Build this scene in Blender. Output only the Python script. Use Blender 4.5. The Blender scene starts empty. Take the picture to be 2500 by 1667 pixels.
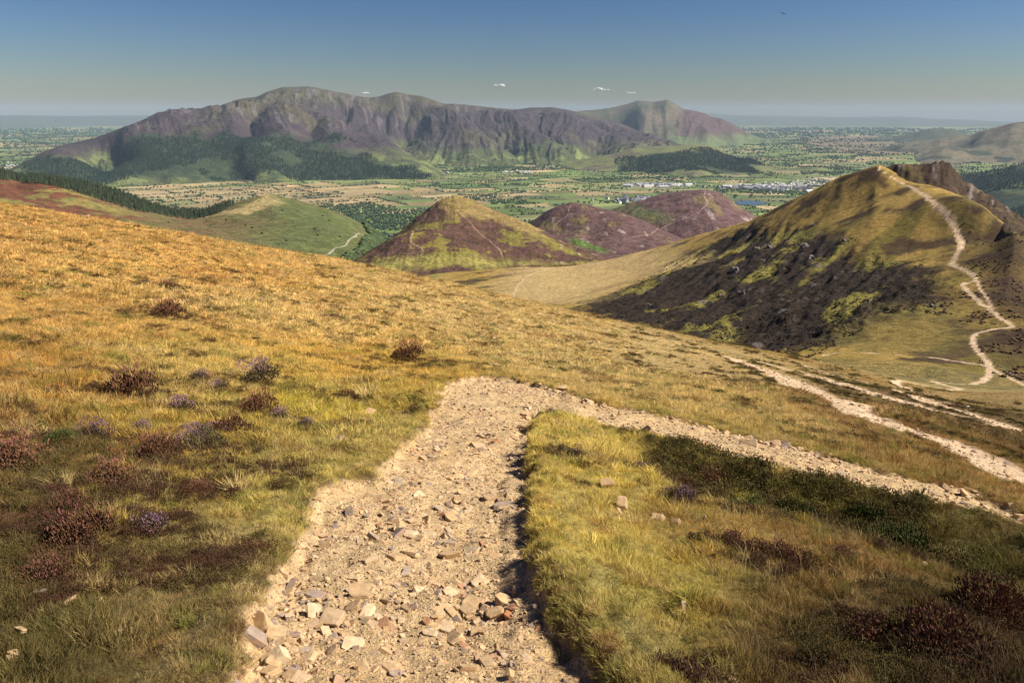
import bpy, bmesh, math, random
import numpy as np
from mathutils import Vector, Matrix

S = bpy.context.scene
COL = S.collection
random.seed(11)
RNG = np.random.default_rng(11)

# ------------------------------------------------------------------ camera, sky, sun, exposure
FPX = 1944.0                       # focal length in units of a 2500 wide frame
PITCH = math.radians(16.0)
cam_d = bpy.data.cameras.new('camera')
cam_d.sensor_width = 36.0
cam_d.lens = FPX / 2500.0 * 36.0
cam_d.clip_start = 0.05
cam_d.clip_end = 400000.0
cam = bpy.data.objects.new('camera', cam_d)
COL.objects.link(cam)
cam.location = (0, 0, 0)
cam.rotation_euler = (math.pi / 2 - PITCH, 0, 0)
S.camera = cam

SUN_AZ = math.radians(94.0)        # to the right of the view direction
SUN_EL = math.radians(41.0)
world = bpy.data.worlds.new("World")
S.world = world
world.use_nodes = True
wn = world.node_tree
wn.nodes.clear()
w_out = wn.nodes.new('ShaderNodeOutputWorld')
w_bg = wn.nodes.new('ShaderNodeBackground')
w_sky = wn.nodes.new('ShaderNodeTexSky')
w_sky.sky_type = 'NISHITA'
w_sky.sun_disc = False
w_sky.sun_elevation = SUN_EL
w_sky.sun_rotation = SUN_AZ
w_sky.altitude = 700
w_sky.air_density = 1.25
w_sky.dust_density = 0.35
w_sky.ozone_density = 2.6
w_bg.inputs['Strength'].default_value = 0.038
# the same clear sky, a little deeper and bluer away from the horizon, as through a polarising filter
w_n = wn.nodes.new('ShaderNodeVectorMath'); w_n.operation = 'MULTIPLY'; w_n.inputs[1].default_value = (.132, .139, .170)
w_g = wn.nodes.new('ShaderNodeGamma'); w_g.inputs[1].default_value = 1.75
w_m = wn.nodes.new('ShaderNodeVectorMath'); w_m.operation = 'SCALE'; w_m.inputs['Scale'].default_value = 5.6
wn.links.new(w_sky.outputs[0], w_n.inputs[0]); wn.links.new(w_n.outputs[0], w_g.inputs[0]); wn.links.new(w_g.outputs[0], w_m.inputs[0])
wn.links.new(w_m.outputs[0], w_bg.inputs[0])
wn.links.new(w_bg.outputs[0], w_out.inputs[0])

sun_d = bpy.data.lights.new('sun', 'SUN')
sun_d.energy = 5.0
sun_d.angle = math.radians(0.5)
sun_d.color = (1.0, 0.90, 0.76)
sun = bpy.data.objects.new('sun', sun_d)
COL.objects.link(sun)
sdir = Vector((math.sin(SUN_AZ) * math.cos(SUN_EL), math.cos(SUN_AZ) * math.cos(SUN_EL), math.sin(SUN_EL)))
sun.rotation_euler = sdir.to_track_quat('Z', 'Y').to_euler()
sun.location = (0, 0, 300)

S.view_settings.view_transform = 'Standard'
S.view_settings.look = 'None'
S.view_settings.gamma = 1.0
S.view_settings.exposure = 0.84
S.view_settings.use_curve_mapping = False
S.render.engine = 'CYCLES'
S.cycles.max_bounces = 5
S.cycles.diffuse_bounces = 2
S.cycles.glossy_bounces = 1
S.cycles.transmission_bounces = 2
S.cycles.volume_bounces = 0
S.cycles.transparent_max_bounces = 8
S.cycles.use_denoising = True

EYE = 1.65
FLOOR = -560.0

# ------------------------------------------------------------------ noise
def _h(ix, iy, s):
    h = (ix * 374761393 + iy * 668265263 + s * 1442695041) & 0xffffffff
    h = ((h ^ (h >> 13)) * 1274126177) & 0xffffffff
    return ((h ^ (h >> 16)) & 0xffff) * (2 * np.pi / 65536.0)

def gn(x, y, s=0):
    ix = np.floor(x).astype(np.int64); iy = np.floor(y).astype(np.int64)
    fx = x - ix; fy = y - iy
    def g(i, j):
        a = _h(ix + i, iy + j, s)
        return np.cos(a) * (fx - i) + np.sin(a) * (fy - j)
    ux = fx * fx * fx * (fx * (fx * 6 - 15) + 10); uy = fy * fy * fy * (fy * (fy * 6 - 15) + 10)
    a = g(0, 0) * (1 - ux) + g(1, 0) * ux
    b = g(0, 1) * (1 - ux) + g(1, 1) * ux
    return (a * (1 - uy) + b * uy) * 1.5

def fbm(x, y, s=0, o=4, gain=.5):
    t = np.zeros(np.shape(x)); a = 1.0; n = 0
    for i in range(o):
        t += a * gn(x * 2 ** i + 13.7 * i, y * 2 ** i - 7.1 * i, s + i); n += a; a *= gain
    return t / n * 1.35

def ridged(x, y, s=0, o=4, gain=.5):
    t = np.zeros(np.shape(x)); a = 1.0; n = 0
    for i in range(o):
        t += a * (1 - np.abs(gn(x * 2 ** i + 5.3 * i, y * 2 ** i + 9.1 * i, s + i)) * 2.0); n += a; a *= gain
    return t / n

def sstep(a, b, x):
    t = np.clip((x - a) / (b - a), 0, 1)
    return t * t * (3 - 2 * t)

def mixc(a, b, t):
    return a * (1 - t[..., None]) + np.asarray(b) * t[..., None]

# ------------------------------------------------------------------ sight lines: where a direction from the viewpoint meets a landform
CP, SP = math.cos(PITCH), math.sin(PITCH)
def sight(u, v):
    u = np.asarray(u, float); v = np.asarray(v, float)
    t = (833.5 - v) / FPX
    dx = (u - 1250.0) / FPX; dy = CP + t * SP; dz = -SP + t * CP
    h = np.hypot(dx, dy)
    return np.arctan2(dx, dy), dz / h

class Surf:
    """height field stored as z/r over (azimuth, ln r), a thin plate through survey points"""
    def __init__(self, pts, sky=None, near=0.0, lam=1e-4, drop=.010, ks=1.0):
        P = [];
        for p in pts:
            u, v, r = p
            a, w = sight(u, v)
            P.append((float(a), math.log(r), float(w)))
        self.sky = None
        if sky:
            sk = []
            for (u, v, r) in sky:
                a, w = sight(u, v); a = float(a); w = float(w)
                P.append((a, math.log(r), w))
                P.append((a, math.log(r * 1.16), w - drop)); P.append((a, math.log(r * 1.4), w - drop * 3 - .012))
                sk.append((a, w, math.log(r)))
            sk.sort()
            self.sky = np.array(sk)
        P = np.array(P)
        self.near = near
        self.ks = ks
        self.A = P[:, 0] * ks; self.L = P[:, 1]
        wv = P[:, 2] + near / np.exp(self.L)
        n = len(P)
        K = self.k(self.A[:, None] - self.A[None], self.L[:, None] - self.L[None])
        M = np.zeros((n + 3, n + 3)); M[:n, :n] = K + np.eye(n) * lam
        Q = np.stack([np.ones(n), self.A, self.L], 1)
        M[:n, n:] = Q; M[n:, :n] = Q.T
        self.c = np.linalg.solve(M, np.concatenate([wv, np.zeros(3)]))
        self.n = n
        self.corr = None
        if self.sky is not None:
            self.fit_sky()
    @staticmethod
    def k(a, b):
        d = a * a + b * b
        return .5 * d * np.log(d + 1e-12)
    def raw(self, az, lr):
        az = np.asarray(az) * self.ks
        o = self.c[self.n] + self.c[self.n + 1] * az + self.c[self.n + 2] * lr
        for i in range(self.n):
            da = az - self.A[i]; dl = lr - self.L[i]
            d = da * da + dl * dl
            o = o + self.c[i] * .5 * d * np.log(d + 1e-12)
        return o - self.near / np.exp(lr)
    def fit_sky(self):
        s = self.sky
        self.ca = np.linspace(s[0, 0], s[-1, 0], 160)
        self.cl = np.interp(self.ca, s[:, 0], s[:, 2])
        tgt = np.interp(self.ca, s[:, 0], s[:, 1])
        off = np.linspace(-.22, .2, 60)
        cor = np.zeros(160)
        for it in range(4):
            lr = self.cl[:, None] + off[None]
            w = self.raw(np.repeat(self.ca[:, None], 60, 1), lr) + cor[:, None] * np.exp(-(off[None] / .22) ** 2)
            cor = cor + (tgt - w.max(1))
        self.corr = cor
    def w(self, az, lr):
        o = self.raw(az, lr)
        if self.corr is not None:
            c = np.interp(az, self.ca, self.corr); l0 = np.interp(az, self.ca, self.cl)
            o = o + c * np.exp(-((lr - l0) / .22) ** 2)
        return o
    def z(self, x, y):
        r = np.hypot(x, y)
        return self.w(np.arctan2(x, y), np.log(r)) * r
    def hit(self, u, v, r0, r1, n=1400):
        """first meeting point of the sight line with this landform"""
        u = np.atleast_1d(np.asarray(u, float)); v = np.atleast_1d(np.asarray(v, float))
        az, w = sight(u, v)
        lr = np.linspace(math.log(r0), math.log(r1), n)
        W = self.w(np.repeat(az[:, None], n, 1), np.repeat(lr[None], len(az), 0))
        ok = W >= w[:, None]
        i = np.where(ok.any(1), ok.argmax(1), np.argmax(W - w[:, None], 1))
        r = np.exp(lr[i])
        return r * np.sin(az), r * np.cos(az)

def seg_dist(x, y, px, py, closed=False):
    """distance to a polyline plus the parameter along it"""
    n = len(px); best = np.full(np.shape(x), 1e18); par = np.zeros(np.shape(x))
    for i in range(n if closed else n - 1):
        j = (i + 1) % n
        ax, ay, bx, by = px[i], py[i], px[j], py[j]
        dx, dy = bx - ax, by - ay
        t = np.clip(((x - ax) * dx + (y - ay) * dy) / (dx * dx + dy * dy + 1e-12), 0, 1)
        d = (x - ax - t * dx) ** 2 + (y - ay - t * dy) ** 2
        m = d < best
        best = np.where(m, d, best); par = np.where(m, i + t, par)
    return np.sqrt(best), par

def poly_sd(x, y, px, py):
    """signed distance to a polygon, positive inside"""
    d, _ = seg_dist(x, y, px, py, True)
    ins = np.zeros(np.shape(x), bool); n = len(px)
    for i in range(n):
        j = (i + 1) % n
        c = (py[i] > y) != (py[j] > y)
        xx = (px[j] - px[i]) * (y - py[i]) / (py[j] - py[i] + 1e-12) + px[i]
        ins ^= c & (x < xx)
    return np.where(ins, d, -d)

# ------------------------------------------------------------------ object helpers
def tag(o, label=None, cat=None, group=None, kind=None):
    if label: o['label'] = label
    if cat: o['category'] = cat
    if group: o['group'] = group
    if kind: o['kind'] = kind
    return o

def empty(name, loc=(0, 0, 0), rz=0.0):
    o = bpy.data.objects.new(name, None); COL.objects.link(o)
    o.location = loc; o.rotation_euler = (0, 0, rz); o.empty_display_size = .1
    return o

def link(name, me, parent=None, loc=None, rot=None, scl=None):
    o = bpy.data.objects.new(name, me); COL.objects.link(o)
    if parent is not None: o.parent = parent
    if loc is not None: o.location = loc
    if rot is not None: o.rotation_euler = rot
    if scl is not None: o.scale = scl
    return o

def np_mesh(name, V, F, col=None, mat=None, smooth=True):
    """V (n,3); F (m,4) or (m,3) int"""
    me = bpy.data.meshes.new(name)
    V = np.asarray(V, np.float32); F = np.asarray(F, np.int32)
    k = F.shape[1]
    me.vertices.add(len(V)); me.vertices.foreach_set('co', V.ravel())
    me.loops.add(F.size); me.loops.foreach_set('vertex_index', F.ravel())
    me.polygons.add(len(F)); me.polygons.foreach_set('loop_start', np.arange(0, F.size, k, dtype=np.int32))
    me.polygons.foreach_set('use_smooth', np.full(len(F), smooth))
    me.update(calc_edges=True)
    if col is not None:
        a = me.color_attributes.new('Col', 'FLOAT_COLOR', 'POINT')
        c = np.ones((len(V), 4), np.float32); c[:, :3] = np.clip(col, 0.002, 1)
        a.data.foreach_set('color', c.ravel())
    if mat: me.materials.append(mat)
    return me

def grid_faces(nr, na):
    i = np.arange(nr * na).reshape(nr, na)
    return np.stack([i[:-1, :-1], i[:-1, 1:], i[1:, 1:], i[1:, :-1]], -1).reshape(-1, 4)

def sub_mesh(V, F, C, sel):
    f = F[sel]; u, inv = np.unique(f, return_inverse=True)
    return V[u], inv.reshape(f.shape), C[u]

# ------------------------------------------------------------------ materials
class NT:
    def __init__(self, name):
        self.m = bpy.data.materials.new(name); self.m.use_nodes = True
        self.t = self.m.node_tree; self.t.nodes.clear()
        self.out = self.n('ShaderNodeOutputMaterial')
    def n(self, k, **kw):
        x = self.t.nodes.new(k)
        for a, b in kw.items(): setattr(x, a, b)
        return x
    def l(self, a, b): self.t.links.new(a, b)

def terrain_mat(name, scales, amt=.35, bump=.5, bdist=1.0, stretch=None, rough=.95):
    """vertex colour of the ground cover, broken up by fine noise and relief"""
    N = NT(name)
    b = N.n('ShaderNodeBsdfPrincipled'); b.inputs['Roughness'].default_value = rough
    b.inputs['Specular IOR Level'].default_value = .15
    at = N.n('ShaderNodeAttribute', attribute_name='Col')
    tc = N.n('ShaderNodeNewGeometry')
    mp = N.n('ShaderNodeMapping')
    N.l(tc.outputs['Position'], mp.inputs['Vector'])
    if stretch: mp.inputs['Rotation'].default_value = (0, 0, stretch[0]); mp.inputs['Scale'].default_value = stretch[1]
    col = at.outputs['Color']; hs = None
    for i, (sc, det) in enumerate(scales):
        nz = N.n('ShaderNodeTexNoise'); nz.inputs['Scale'].default_value = sc; nz.inputs['Detail'].default_value = det
        nz.inputs['Roughness'].default_value = .62
        N.l(mp.outputs['Vector'], nz.inputs['Vector'])
        mr = N.n('ShaderNodeMapRange'); mr.inputs['From Min'].default_value = .3; mr.inputs['From Max'].default_value = .7
        mr.inputs['To Min'].default_value = 1 - amt; mr.inputs['To Max'].default_value = 1 + amt * .9
        N.l(nz.outputs[0], mr.inputs['Value'])
        vm = N.n('ShaderNodeVectorMath', operation='SCALE')
        N.l(col, vm.inputs[0]); N.l(mr.outputs[0], vm.inputs['Scale'])
        col = vm.outputs[0]
        if hs is None: hs = nz.outputs[0]
        else:
            ad = N.n('ShaderNodeMath', operation='ADD'); N.l(hs, ad.inputs[0]); N.l(nz.outputs[0], ad.inputs[1]); hs = ad.outputs[0]
    bp = N.n('ShaderNodeBump'); bp.inputs['Strength'].default_value = bump; bp.inputs['Distance'].default_value = bdist
    N.l(hs, bp.inputs['Height']); N.l(bp.outputs[0], b.inputs['Normal'])
    N.l(col, b.inputs['Base Color']); N.l(b.outputs[0], N.out.inputs[0])
    return N.m

M_NEAR = terrain_mat('moor_soil', [(9.0, 6), (60.0, 4)], .35, .8, .05)
M_MIDH = terrain_mat('moor_slope', [(.25, 6), (1.3, 4)], .42, .9, 1.2)
M_HILL = terrain_mat('heather_slope', [(.035, 7), (.16, 5)], .38, .8, 5.0)
M_MTN = terrain_mat('mountain_slope', [(.006, 8), (.03, 5)], .30, .8, 22.0)
M_FAR = terrain_mat('distant_land', [(.0015, 6)], .25, .3, 40.0)
# ================================================================== LANDFORMS
# ---- near hillside, saddle and the dark ridge beyond it: one continuous surface G
near_pts = [(1250,1667,2.97),(0,1667,3.5),(2500,1667,3.9),(600,1667,3.1),(1900,1667,3.3),
 (1250,1450,4.1),(1250,1300,5.4),(1250,1150,7.8),(1250,1000,13.5),(1180,915,21),
 (0,1300,5.6),(0,1000,10),(0,850,17),(0,700,29),(0,600,48),(500,1300,5.6),(500,1000,12),(500,800,26),(600,680,50),
 (1250,800,59),(1250,760,88),(1250,850,40),(900,850,28),(1600,900,45),(1700,1050,14.5),(1500,990,15.5),(1900,1300,6.8),(2300,1400,6.6),
 (2500,1270,11.3),(2500,1164,21),(2500,1050,46),(2500,960,150),(2450,905,325),(2417,898,330),(2000,1115,13.0),(2000,975,28),(2000,935,52),(2000,915,80),(2000,893,125),(2100,932,100),(2100,917,150),(2100,903,220),(2200,960,100),(2200,945,150),(2250,975,95),(2300,968,125),(2300,955,175),(2300,940,235),(2400,992,110),(2400,972,165),(2400,950,230),(2480,1000,110),(2480,975,180),(2200,915,260),(2600,1020,100),(2600,980,200),
 (1787,876,80),(2200,932,200),(2260,945,210),(2404,934,270),(2100,876,300),(2300,900,270)]
near_sky = [(-700,420,120),(-250,455,110),(0,500,105),(300,548,108),(600,600,112),(850,640,118),(1100,695,125),(1250,730,130),(1500,785,145),(1750,835,165),(1960,873,190)]
far_pts = [(2350,560,740),(2345,620,640),(2320,650,600),(2360,720,510),(2470,800,430),(2374,826,400),(2397,860,360),
 (2100,866,330),(1990,862,340),
 (2200,600,720),(2200,740,500),(2050,800,440),(1950,820,440),(2000,740,520),(1800,740,600),(1850,640,740),(1650,700,720),(1700,640,860),(1500,745,640),(2000,600,760),(1800,600,900),(2100,500,880),
 (1600,640,1020),(1500,690,900),(1400,720,800),(1330,700,900),(1260,690,980),(1400,660,1080),
 (1250,655,1180),(1400,645,1200),(1100,665,1150),(950,680,1150),(1150,690,1010),
 (2600,700,520),(2700,820,400),(2700,600,640),(2900,900,250)]
# the hollow hidden behind the near skyline
def behind(u, v, r, dv): return (u, v + dv, r)
for (u, v, r) in near_sky[1:]:
    far_pts.append((u, v + 30 if u < 1900 else v + 8, r * 1.45))
for (u, v) in ((-200,520),(0,560),(300,600),(600,650),(850,690)):
    far_pts.append((u, v + 50, 320)); far_pts.append((u, v + 60, 700)); far_pts.append((u, v + 60, 1400))
for (u, v, r) in ((1100,765,330),(1250,800,320),(1450,850,320),(1650,890,330),(1800,890,320),(1100,740,600),(1250,765,560),(1400,800,480)):
    far_pts.append((u, v, r))
right_sky = [(1400,648,1260),(1480,636,1250),(1600,605,1200),(1700,575,1160),(1830,540,1120),(1900,505,1080),(2000,458,1020),(2060,428,980),(2147,404,940),(2231,440,880),(2327,472,820),(2403,505,760),(2500,585,660),(2620,680,560)]
# the sky correction is fitted for both crests in turn
G = Surf(near_pts + far_pts + [(u, v, r) for (u, v, r) in near_sky] + [(u, v, r) for (u, v, r) in right_sky]
         + [(u, v + 30, r * 1.2) for (u, v, r) in right_sky], None, near=EYE, lam=2e-5)
class Corr:
    def __init__(s, base, sky, wid):
        s.b = base; s.wid = wid
        k = np.array(sorted([(float(sight(u, v)[0]), float(sight(u, v)[1]), math.log(r)) for (u, v, r) in sky]))
        s.ca = np.linspace(k[0, 0], k[-1, 0], 200); s.cl = np.interp(s.ca, k[:, 0], k[:, 2]); t = np.interp(s.ca, k[:, 0], k[:, 1])
        off = np.linspace(-1.3 * wid, 1.3 * wid, 50); s.c = np.zeros(200)
        base_w = base(np.repeat(s.ca[:, None], 50, 1), s.cl[:, None] + off[None])
        for _ in range(5):
            s.c += t - (base_w + s.c[:, None] * np.exp(-(off[None] / wid) ** 2)).max(1)
        s.lo, s.hi = k[0, 0], k[-1, 0]
    def __call__(s, az, lr):
        f = sstep(s.lo - .06, s.lo, az) * (1 - sstep(s.hi, s.hi + .04, az))
        return s.b(az, lr) + f * np.interp(az, s.ca, s.c) * np.exp(-((lr - np.interp(az, s.ca, s.cl)) / s.wid) ** 2)
G.w = Corr(Corr(G.raw, near_sky, .35), right_sky, .22)

def H2(surf, pts, r0, r1):
    a = np.array(pts, float)
    x, y = surf.hit(a[:, 0], a[:, 1], r0, r1)
    return x, y

# ---- footpath outlines on G
path_a = [(500,1700),(560,1600),(610,1500),(640,1420),(700,1330),(742,1262),(745,1222),(815,1180),(915,1158),(950,1110),(1002,1062),(1025,1035),(1045,995),(1062,955),(1105,923),
 (1170,914),(1254,922),(1340,943),(1403,965),(1488,988),(1606,1010),(1698,1031),(1810,1061),(1912,1082),(2065,1122),(2218,1163),(2371,1199),(2500,1248),(2640,1300),
 (2640,1350),(2500,1286),(2397,1252),(2269,1227),(2065,1181),(1912,1147),(1774,1120),(1708,1094),(1565,1058),(1468,1036),(1402,1024),(1362,1008),(1322,1006),(1306,1040),(1298,1100),
 (1300,1180),(1297,1250),(1290,1320),(1325,1400),(1350,1470),(1415,1560),(1470,1640),(1500,1700)]
pa = H2(G, path_a, 1.5, 60)
# extend the path behind the viewpoint
px_ = list(pa[0]); py_ = list(pa[1])
pa = (np.array([-1.05] + px_ + [.9]), np.array([1.2] + py_ + [1.2]))

tracks = {   # polyline, half width in metres, near, far
 'second': ([(1787,873),(1840,893),(1888,910),(1967,947),(2000,961),(2085,995),(2170,1034),(2255,1062),(2340,1090),(2420,1125),(2500,1164),(2600,1210)], 1.15, 12, 130),
 'third': ([(1856,884),(1941,905),(2000,920),(2085,944.5),(2191,974),(2276,998),(2361,1019),(2425,1036),(2478,1044)], 1.25, 18, 190),
 'fourth': ([(1957,889),(2042,917),(2127,936),(2170,949),(2255,976),(2361,1008),(2478,1043),(2600,1075)], 1.2, 18, 190),
 'fifth': ([(2120,936),(2185,950),(2230,965),(2319,983),(2363,995)], .9, 25, 210),
 'hairpin': ([(2404,930),(2372,938),(2340,937),(2306,932),(2278,930.5),(2310,940),(2348,950),(2308,950),(2265,943),(2234,936),(2202,929.5),(2187,931.5),(2185,936),(2212,949),(2266,964)], 1.1, 120, 320),
 'crest': ([(2404,930),(2414,919),(2417,898),(2397.5,870),(2380.5,842.5),(2374,825.5),(2382.6,817),(2425,808),(2472,800),(2455,784),(2402,744),(2365,712),(2349,698),(2384,680),(2370,666),(2339,650),(2323,641),(2344,611),(2347,590),(2338,569),(2328,547),(2301,515),(2269,489),(2253,473),(2232,460),(2200,444),(2174,430),(2147,416),(2145,408)], 1.5, 200, 1000),
 'side': ([(2384,680),(2392,702),(2418,739),(2424,760)], .8, 300, 900),
 'traverse': ([(2412,897),(2360,888),(2290,878),(2190,866),(2120,860),(2060,859),(1998,866),(1966,872)], .9, 200, 400),
 'east': ([(2417,898),(2440,908),(2470,923),(2500,938),(2560,960)], 1.0, 200, 400),
 'saddle': ([(1254,732),(1256,715),(1262,700),(1280,680),(1310,665),(1345,655),(1400,648),(1450,640)], 1.1, 600, 1350),
}
TR = {}
for k, (pl, hw, r0, r1) in tracks.items():
    a = np.array(pl, float)
    x, y = G.hit(a[:, 0], a[:, 1], r0, r1)
    TR[k] = (x, y, hw)

def track_mask(x, y):
    m = np.full(x.shape, -1e3)
    r = np.hypot(x, y)
    for k, (tx, ty, hw) in TR.items():
        bb = (x > tx.min() - 6) & (x < tx.max() + 6) & (y > ty.min() - 6) & (y < ty.max() + 6)
        if not bb.any(): continue
        d, p = seg_dist(x[bb], y[bb], tx, ty)
        w = hw * (1 + .45 * gn(x[bb] * .25, y[bb] * .25, 77))
        if k == 'crest': w = w * np.interp(p, [0, 10, 14, 18, 21, 24, 26], [.8, .9, 1.0, 1.7, 1.9, 1.2, .8])
        s = (w - d) / w
        m[bb] = np.maximum(m[bb], s)
    return m          # >0 inside, 1 at the centre line

def path_sd(x, y):
    out = np.full(x.shape, -9.0)
    bb = (np.hypot(x, y) < 45)
    xs, ys = x[bb], y[bb]
    s = poly_sd(xs, ys, pa[0], pa[1])
    s = s + .17 * fbm(xs * 2.0, ys * 2.0, 5, 4, .62) * np.clip(np.hypot(xs, ys) / 8, .6, 1.8)
    out[bb] = s
    return out

# ---- colour of the ground cover on the near hill: colour anchors, blended
ANCH = [ # u, v, colour; dark lower corners are heather plus lens vignette painted in
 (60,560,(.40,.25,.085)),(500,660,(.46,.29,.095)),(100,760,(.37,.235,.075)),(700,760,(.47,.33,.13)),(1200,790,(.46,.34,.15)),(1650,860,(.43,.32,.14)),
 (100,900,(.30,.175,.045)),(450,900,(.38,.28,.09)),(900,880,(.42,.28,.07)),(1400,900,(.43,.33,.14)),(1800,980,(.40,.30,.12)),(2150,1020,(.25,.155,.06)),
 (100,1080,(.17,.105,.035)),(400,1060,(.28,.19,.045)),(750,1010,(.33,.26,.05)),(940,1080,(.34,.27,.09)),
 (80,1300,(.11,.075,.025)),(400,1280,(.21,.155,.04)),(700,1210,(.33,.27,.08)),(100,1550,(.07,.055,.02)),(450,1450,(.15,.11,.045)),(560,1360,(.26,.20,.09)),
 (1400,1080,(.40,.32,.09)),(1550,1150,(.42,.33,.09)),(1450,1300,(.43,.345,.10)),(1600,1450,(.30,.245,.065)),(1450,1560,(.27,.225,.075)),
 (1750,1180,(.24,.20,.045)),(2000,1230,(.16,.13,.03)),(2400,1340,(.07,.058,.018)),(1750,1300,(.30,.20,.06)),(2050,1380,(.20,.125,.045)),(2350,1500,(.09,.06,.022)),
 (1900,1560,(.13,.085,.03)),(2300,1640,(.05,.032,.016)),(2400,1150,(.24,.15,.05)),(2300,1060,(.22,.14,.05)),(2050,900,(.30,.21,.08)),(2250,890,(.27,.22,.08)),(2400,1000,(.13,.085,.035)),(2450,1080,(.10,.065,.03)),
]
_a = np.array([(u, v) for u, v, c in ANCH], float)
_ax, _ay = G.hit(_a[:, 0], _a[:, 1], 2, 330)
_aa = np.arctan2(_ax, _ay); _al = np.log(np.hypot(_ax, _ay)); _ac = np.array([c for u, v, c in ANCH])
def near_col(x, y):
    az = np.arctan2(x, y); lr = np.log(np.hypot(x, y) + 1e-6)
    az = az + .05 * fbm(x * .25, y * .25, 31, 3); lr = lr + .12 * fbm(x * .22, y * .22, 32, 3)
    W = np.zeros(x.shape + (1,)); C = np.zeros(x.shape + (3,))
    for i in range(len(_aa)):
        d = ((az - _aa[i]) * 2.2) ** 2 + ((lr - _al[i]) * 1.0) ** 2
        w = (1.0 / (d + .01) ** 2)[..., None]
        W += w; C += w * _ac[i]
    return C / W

def seg_poly(surf, pts, r0, r1):
    a = np.array(pts, float)
    return surf.hit(a[:, 0], a[:, 1], r0, r1)

Z_SCREE = seg_poly(G, [(1380,760),(1440,730),(1560,690),(1640,640),(1720,600),(1800,560),(1860,540),(1960,560),(2080,590),(2200,640),(2330,690),(2300,760),(2200,770),(2100,800),(2000,845),(1950,868),(1850,860),(1650,820),(1450,780)], 250, 1200)
Z_GREEN = seg_poly(G, [(1990,862),(2060,800),(2160,750),(2290,740),(2350,790),(2390,860),(2300,870),(2150,858)], 250, 700)
Z_BROWN = seg_poly(G, [(2362,600),(2350,540),(2310,480),(2380,500),(2560,620),(2700,900),(2560,930),(2440,890),(2400,840),(2480,800),(2380,720),(2370,640)], 250, 900)
Z_STRAW = seg_poly(G, [(1150,740),(1260,650),(1440,640),(1620,600),(1700,640),(1560,680),(1400,740)], 500, 1400)

Z_BANK = seg_poly(G, [(1480,1035),(1700,1090),(1912,1145),(2065,1180),(2269,1228),(2500,1295),(2620,1400),(2500,1440),(2300,1360),(2100,1290),(1900,1240),(1700,1200),(1560,1110)], 4, 22)
HOL = [float(q[0]) for q in G.hit([945], [980], 5, 40)]
def G_height(x, y, lite=False):
    r = np.hypot(x, y)
    z = G.w(np.arctan2(x, y), np.log(r)) * r
    nr = np.clip(1 - r / 60, 0, 1)
    # hummocks
    z = z + .09 * fbm(x * 1.5, y * 1.5, 3, 4, .58) * sstep(1.5, 4, r) * (1 - sstep(80, 200, r))
    z = z + np.clip((r - 6) * .012, 0, .34) * (1 - .75 * sstep(.12, .3, np.arctan2(x, y)) * sstep(25, 50, r) * (r < 400)) * fbm(x * .16, y * .16, 4, 4) * (1 - sstep(400, 900, r))
    sd = path_sd(x, y)
    rgt = sstep(.0, .12, x - (-.02 * y)) * (y < 14)
    brn = sstep(.4, 1.4, x) * sstep(9, 11, y)
    z = z - (.12 - .045 * rgt * (y < 8) - .07 * brn) * sstep(-.04, .13 - .05 * rgt, sd) + .035 * np.exp(-((sd + .18) / .16) ** 2) * (r < 40)
    z = z + (.05 + .03 * rgt) * np.clip(fbm(x * 3.1, y * 3.1, 7, 3), -.6, 1) * np.exp(-((sd + .15) / .25) ** 2) * (r < 30)
    # the right-hand edge of the near path is undercut turf
    if (r < 30).any(): z = z - .30 * sstep(.02, 1.3, -sd) * sstep(-.5, .3, poly_sd(x, y, *Z_BANK)) * (r < 30)
    z = z - .38 * np.exp(-(((x - HOL[0]) * .8 + (y - HOL[1]) * .5) / .55) ** 2 - ((-(x - HOL[0]) * .5 + (y - HOL[1]) * .8) / 1.6) ** 2) * (r < 40)
    rb = np.exp(-((x - np.interp(y, [1, 4, 6, 9, 14], [.35, .35, .15, .25, .55])) / .5) ** 2) * (y < 13) * (y > 0)
    z = z + .05 * rb * sstep(-1.2, -.3, sd) * (1 - sstep(-.08, .02, sd))
    tm = track_mask(x, y)
    z = z - .12 * sstep(-.5, .4, tm)
    # dark scree face: rills and broken rock
    if (r > 200).any():
        zs = poly_sd(x, y, *Z_SCREE)
        ms = sstep(-25, 30, zs + 14 * fbm(x * .03, y * .03, 8, 3))
        c, s_ = math.cos(1.0), math.sin(1.0)
        q = x * c + y * s_; p = -x * s_ + y * c
        rill = ridged(q * .008 + .3 * gn(x * .01, y * .01, 3), p * .034, 12, 5, .6)
        z = z + ms * (r > 200) * (6.0 * (rill - .6) + 2.4 * fbm(x * .11, y * .11, 14, 4, .62))
        big = sstep(180, 420, r)
        z = z + big * (1.6 * fbm(x * .02, y * .02, 15, 4) + .5 * fbm(x * .14, y * .14, 16, 3))
    return z, sd, tm

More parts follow.
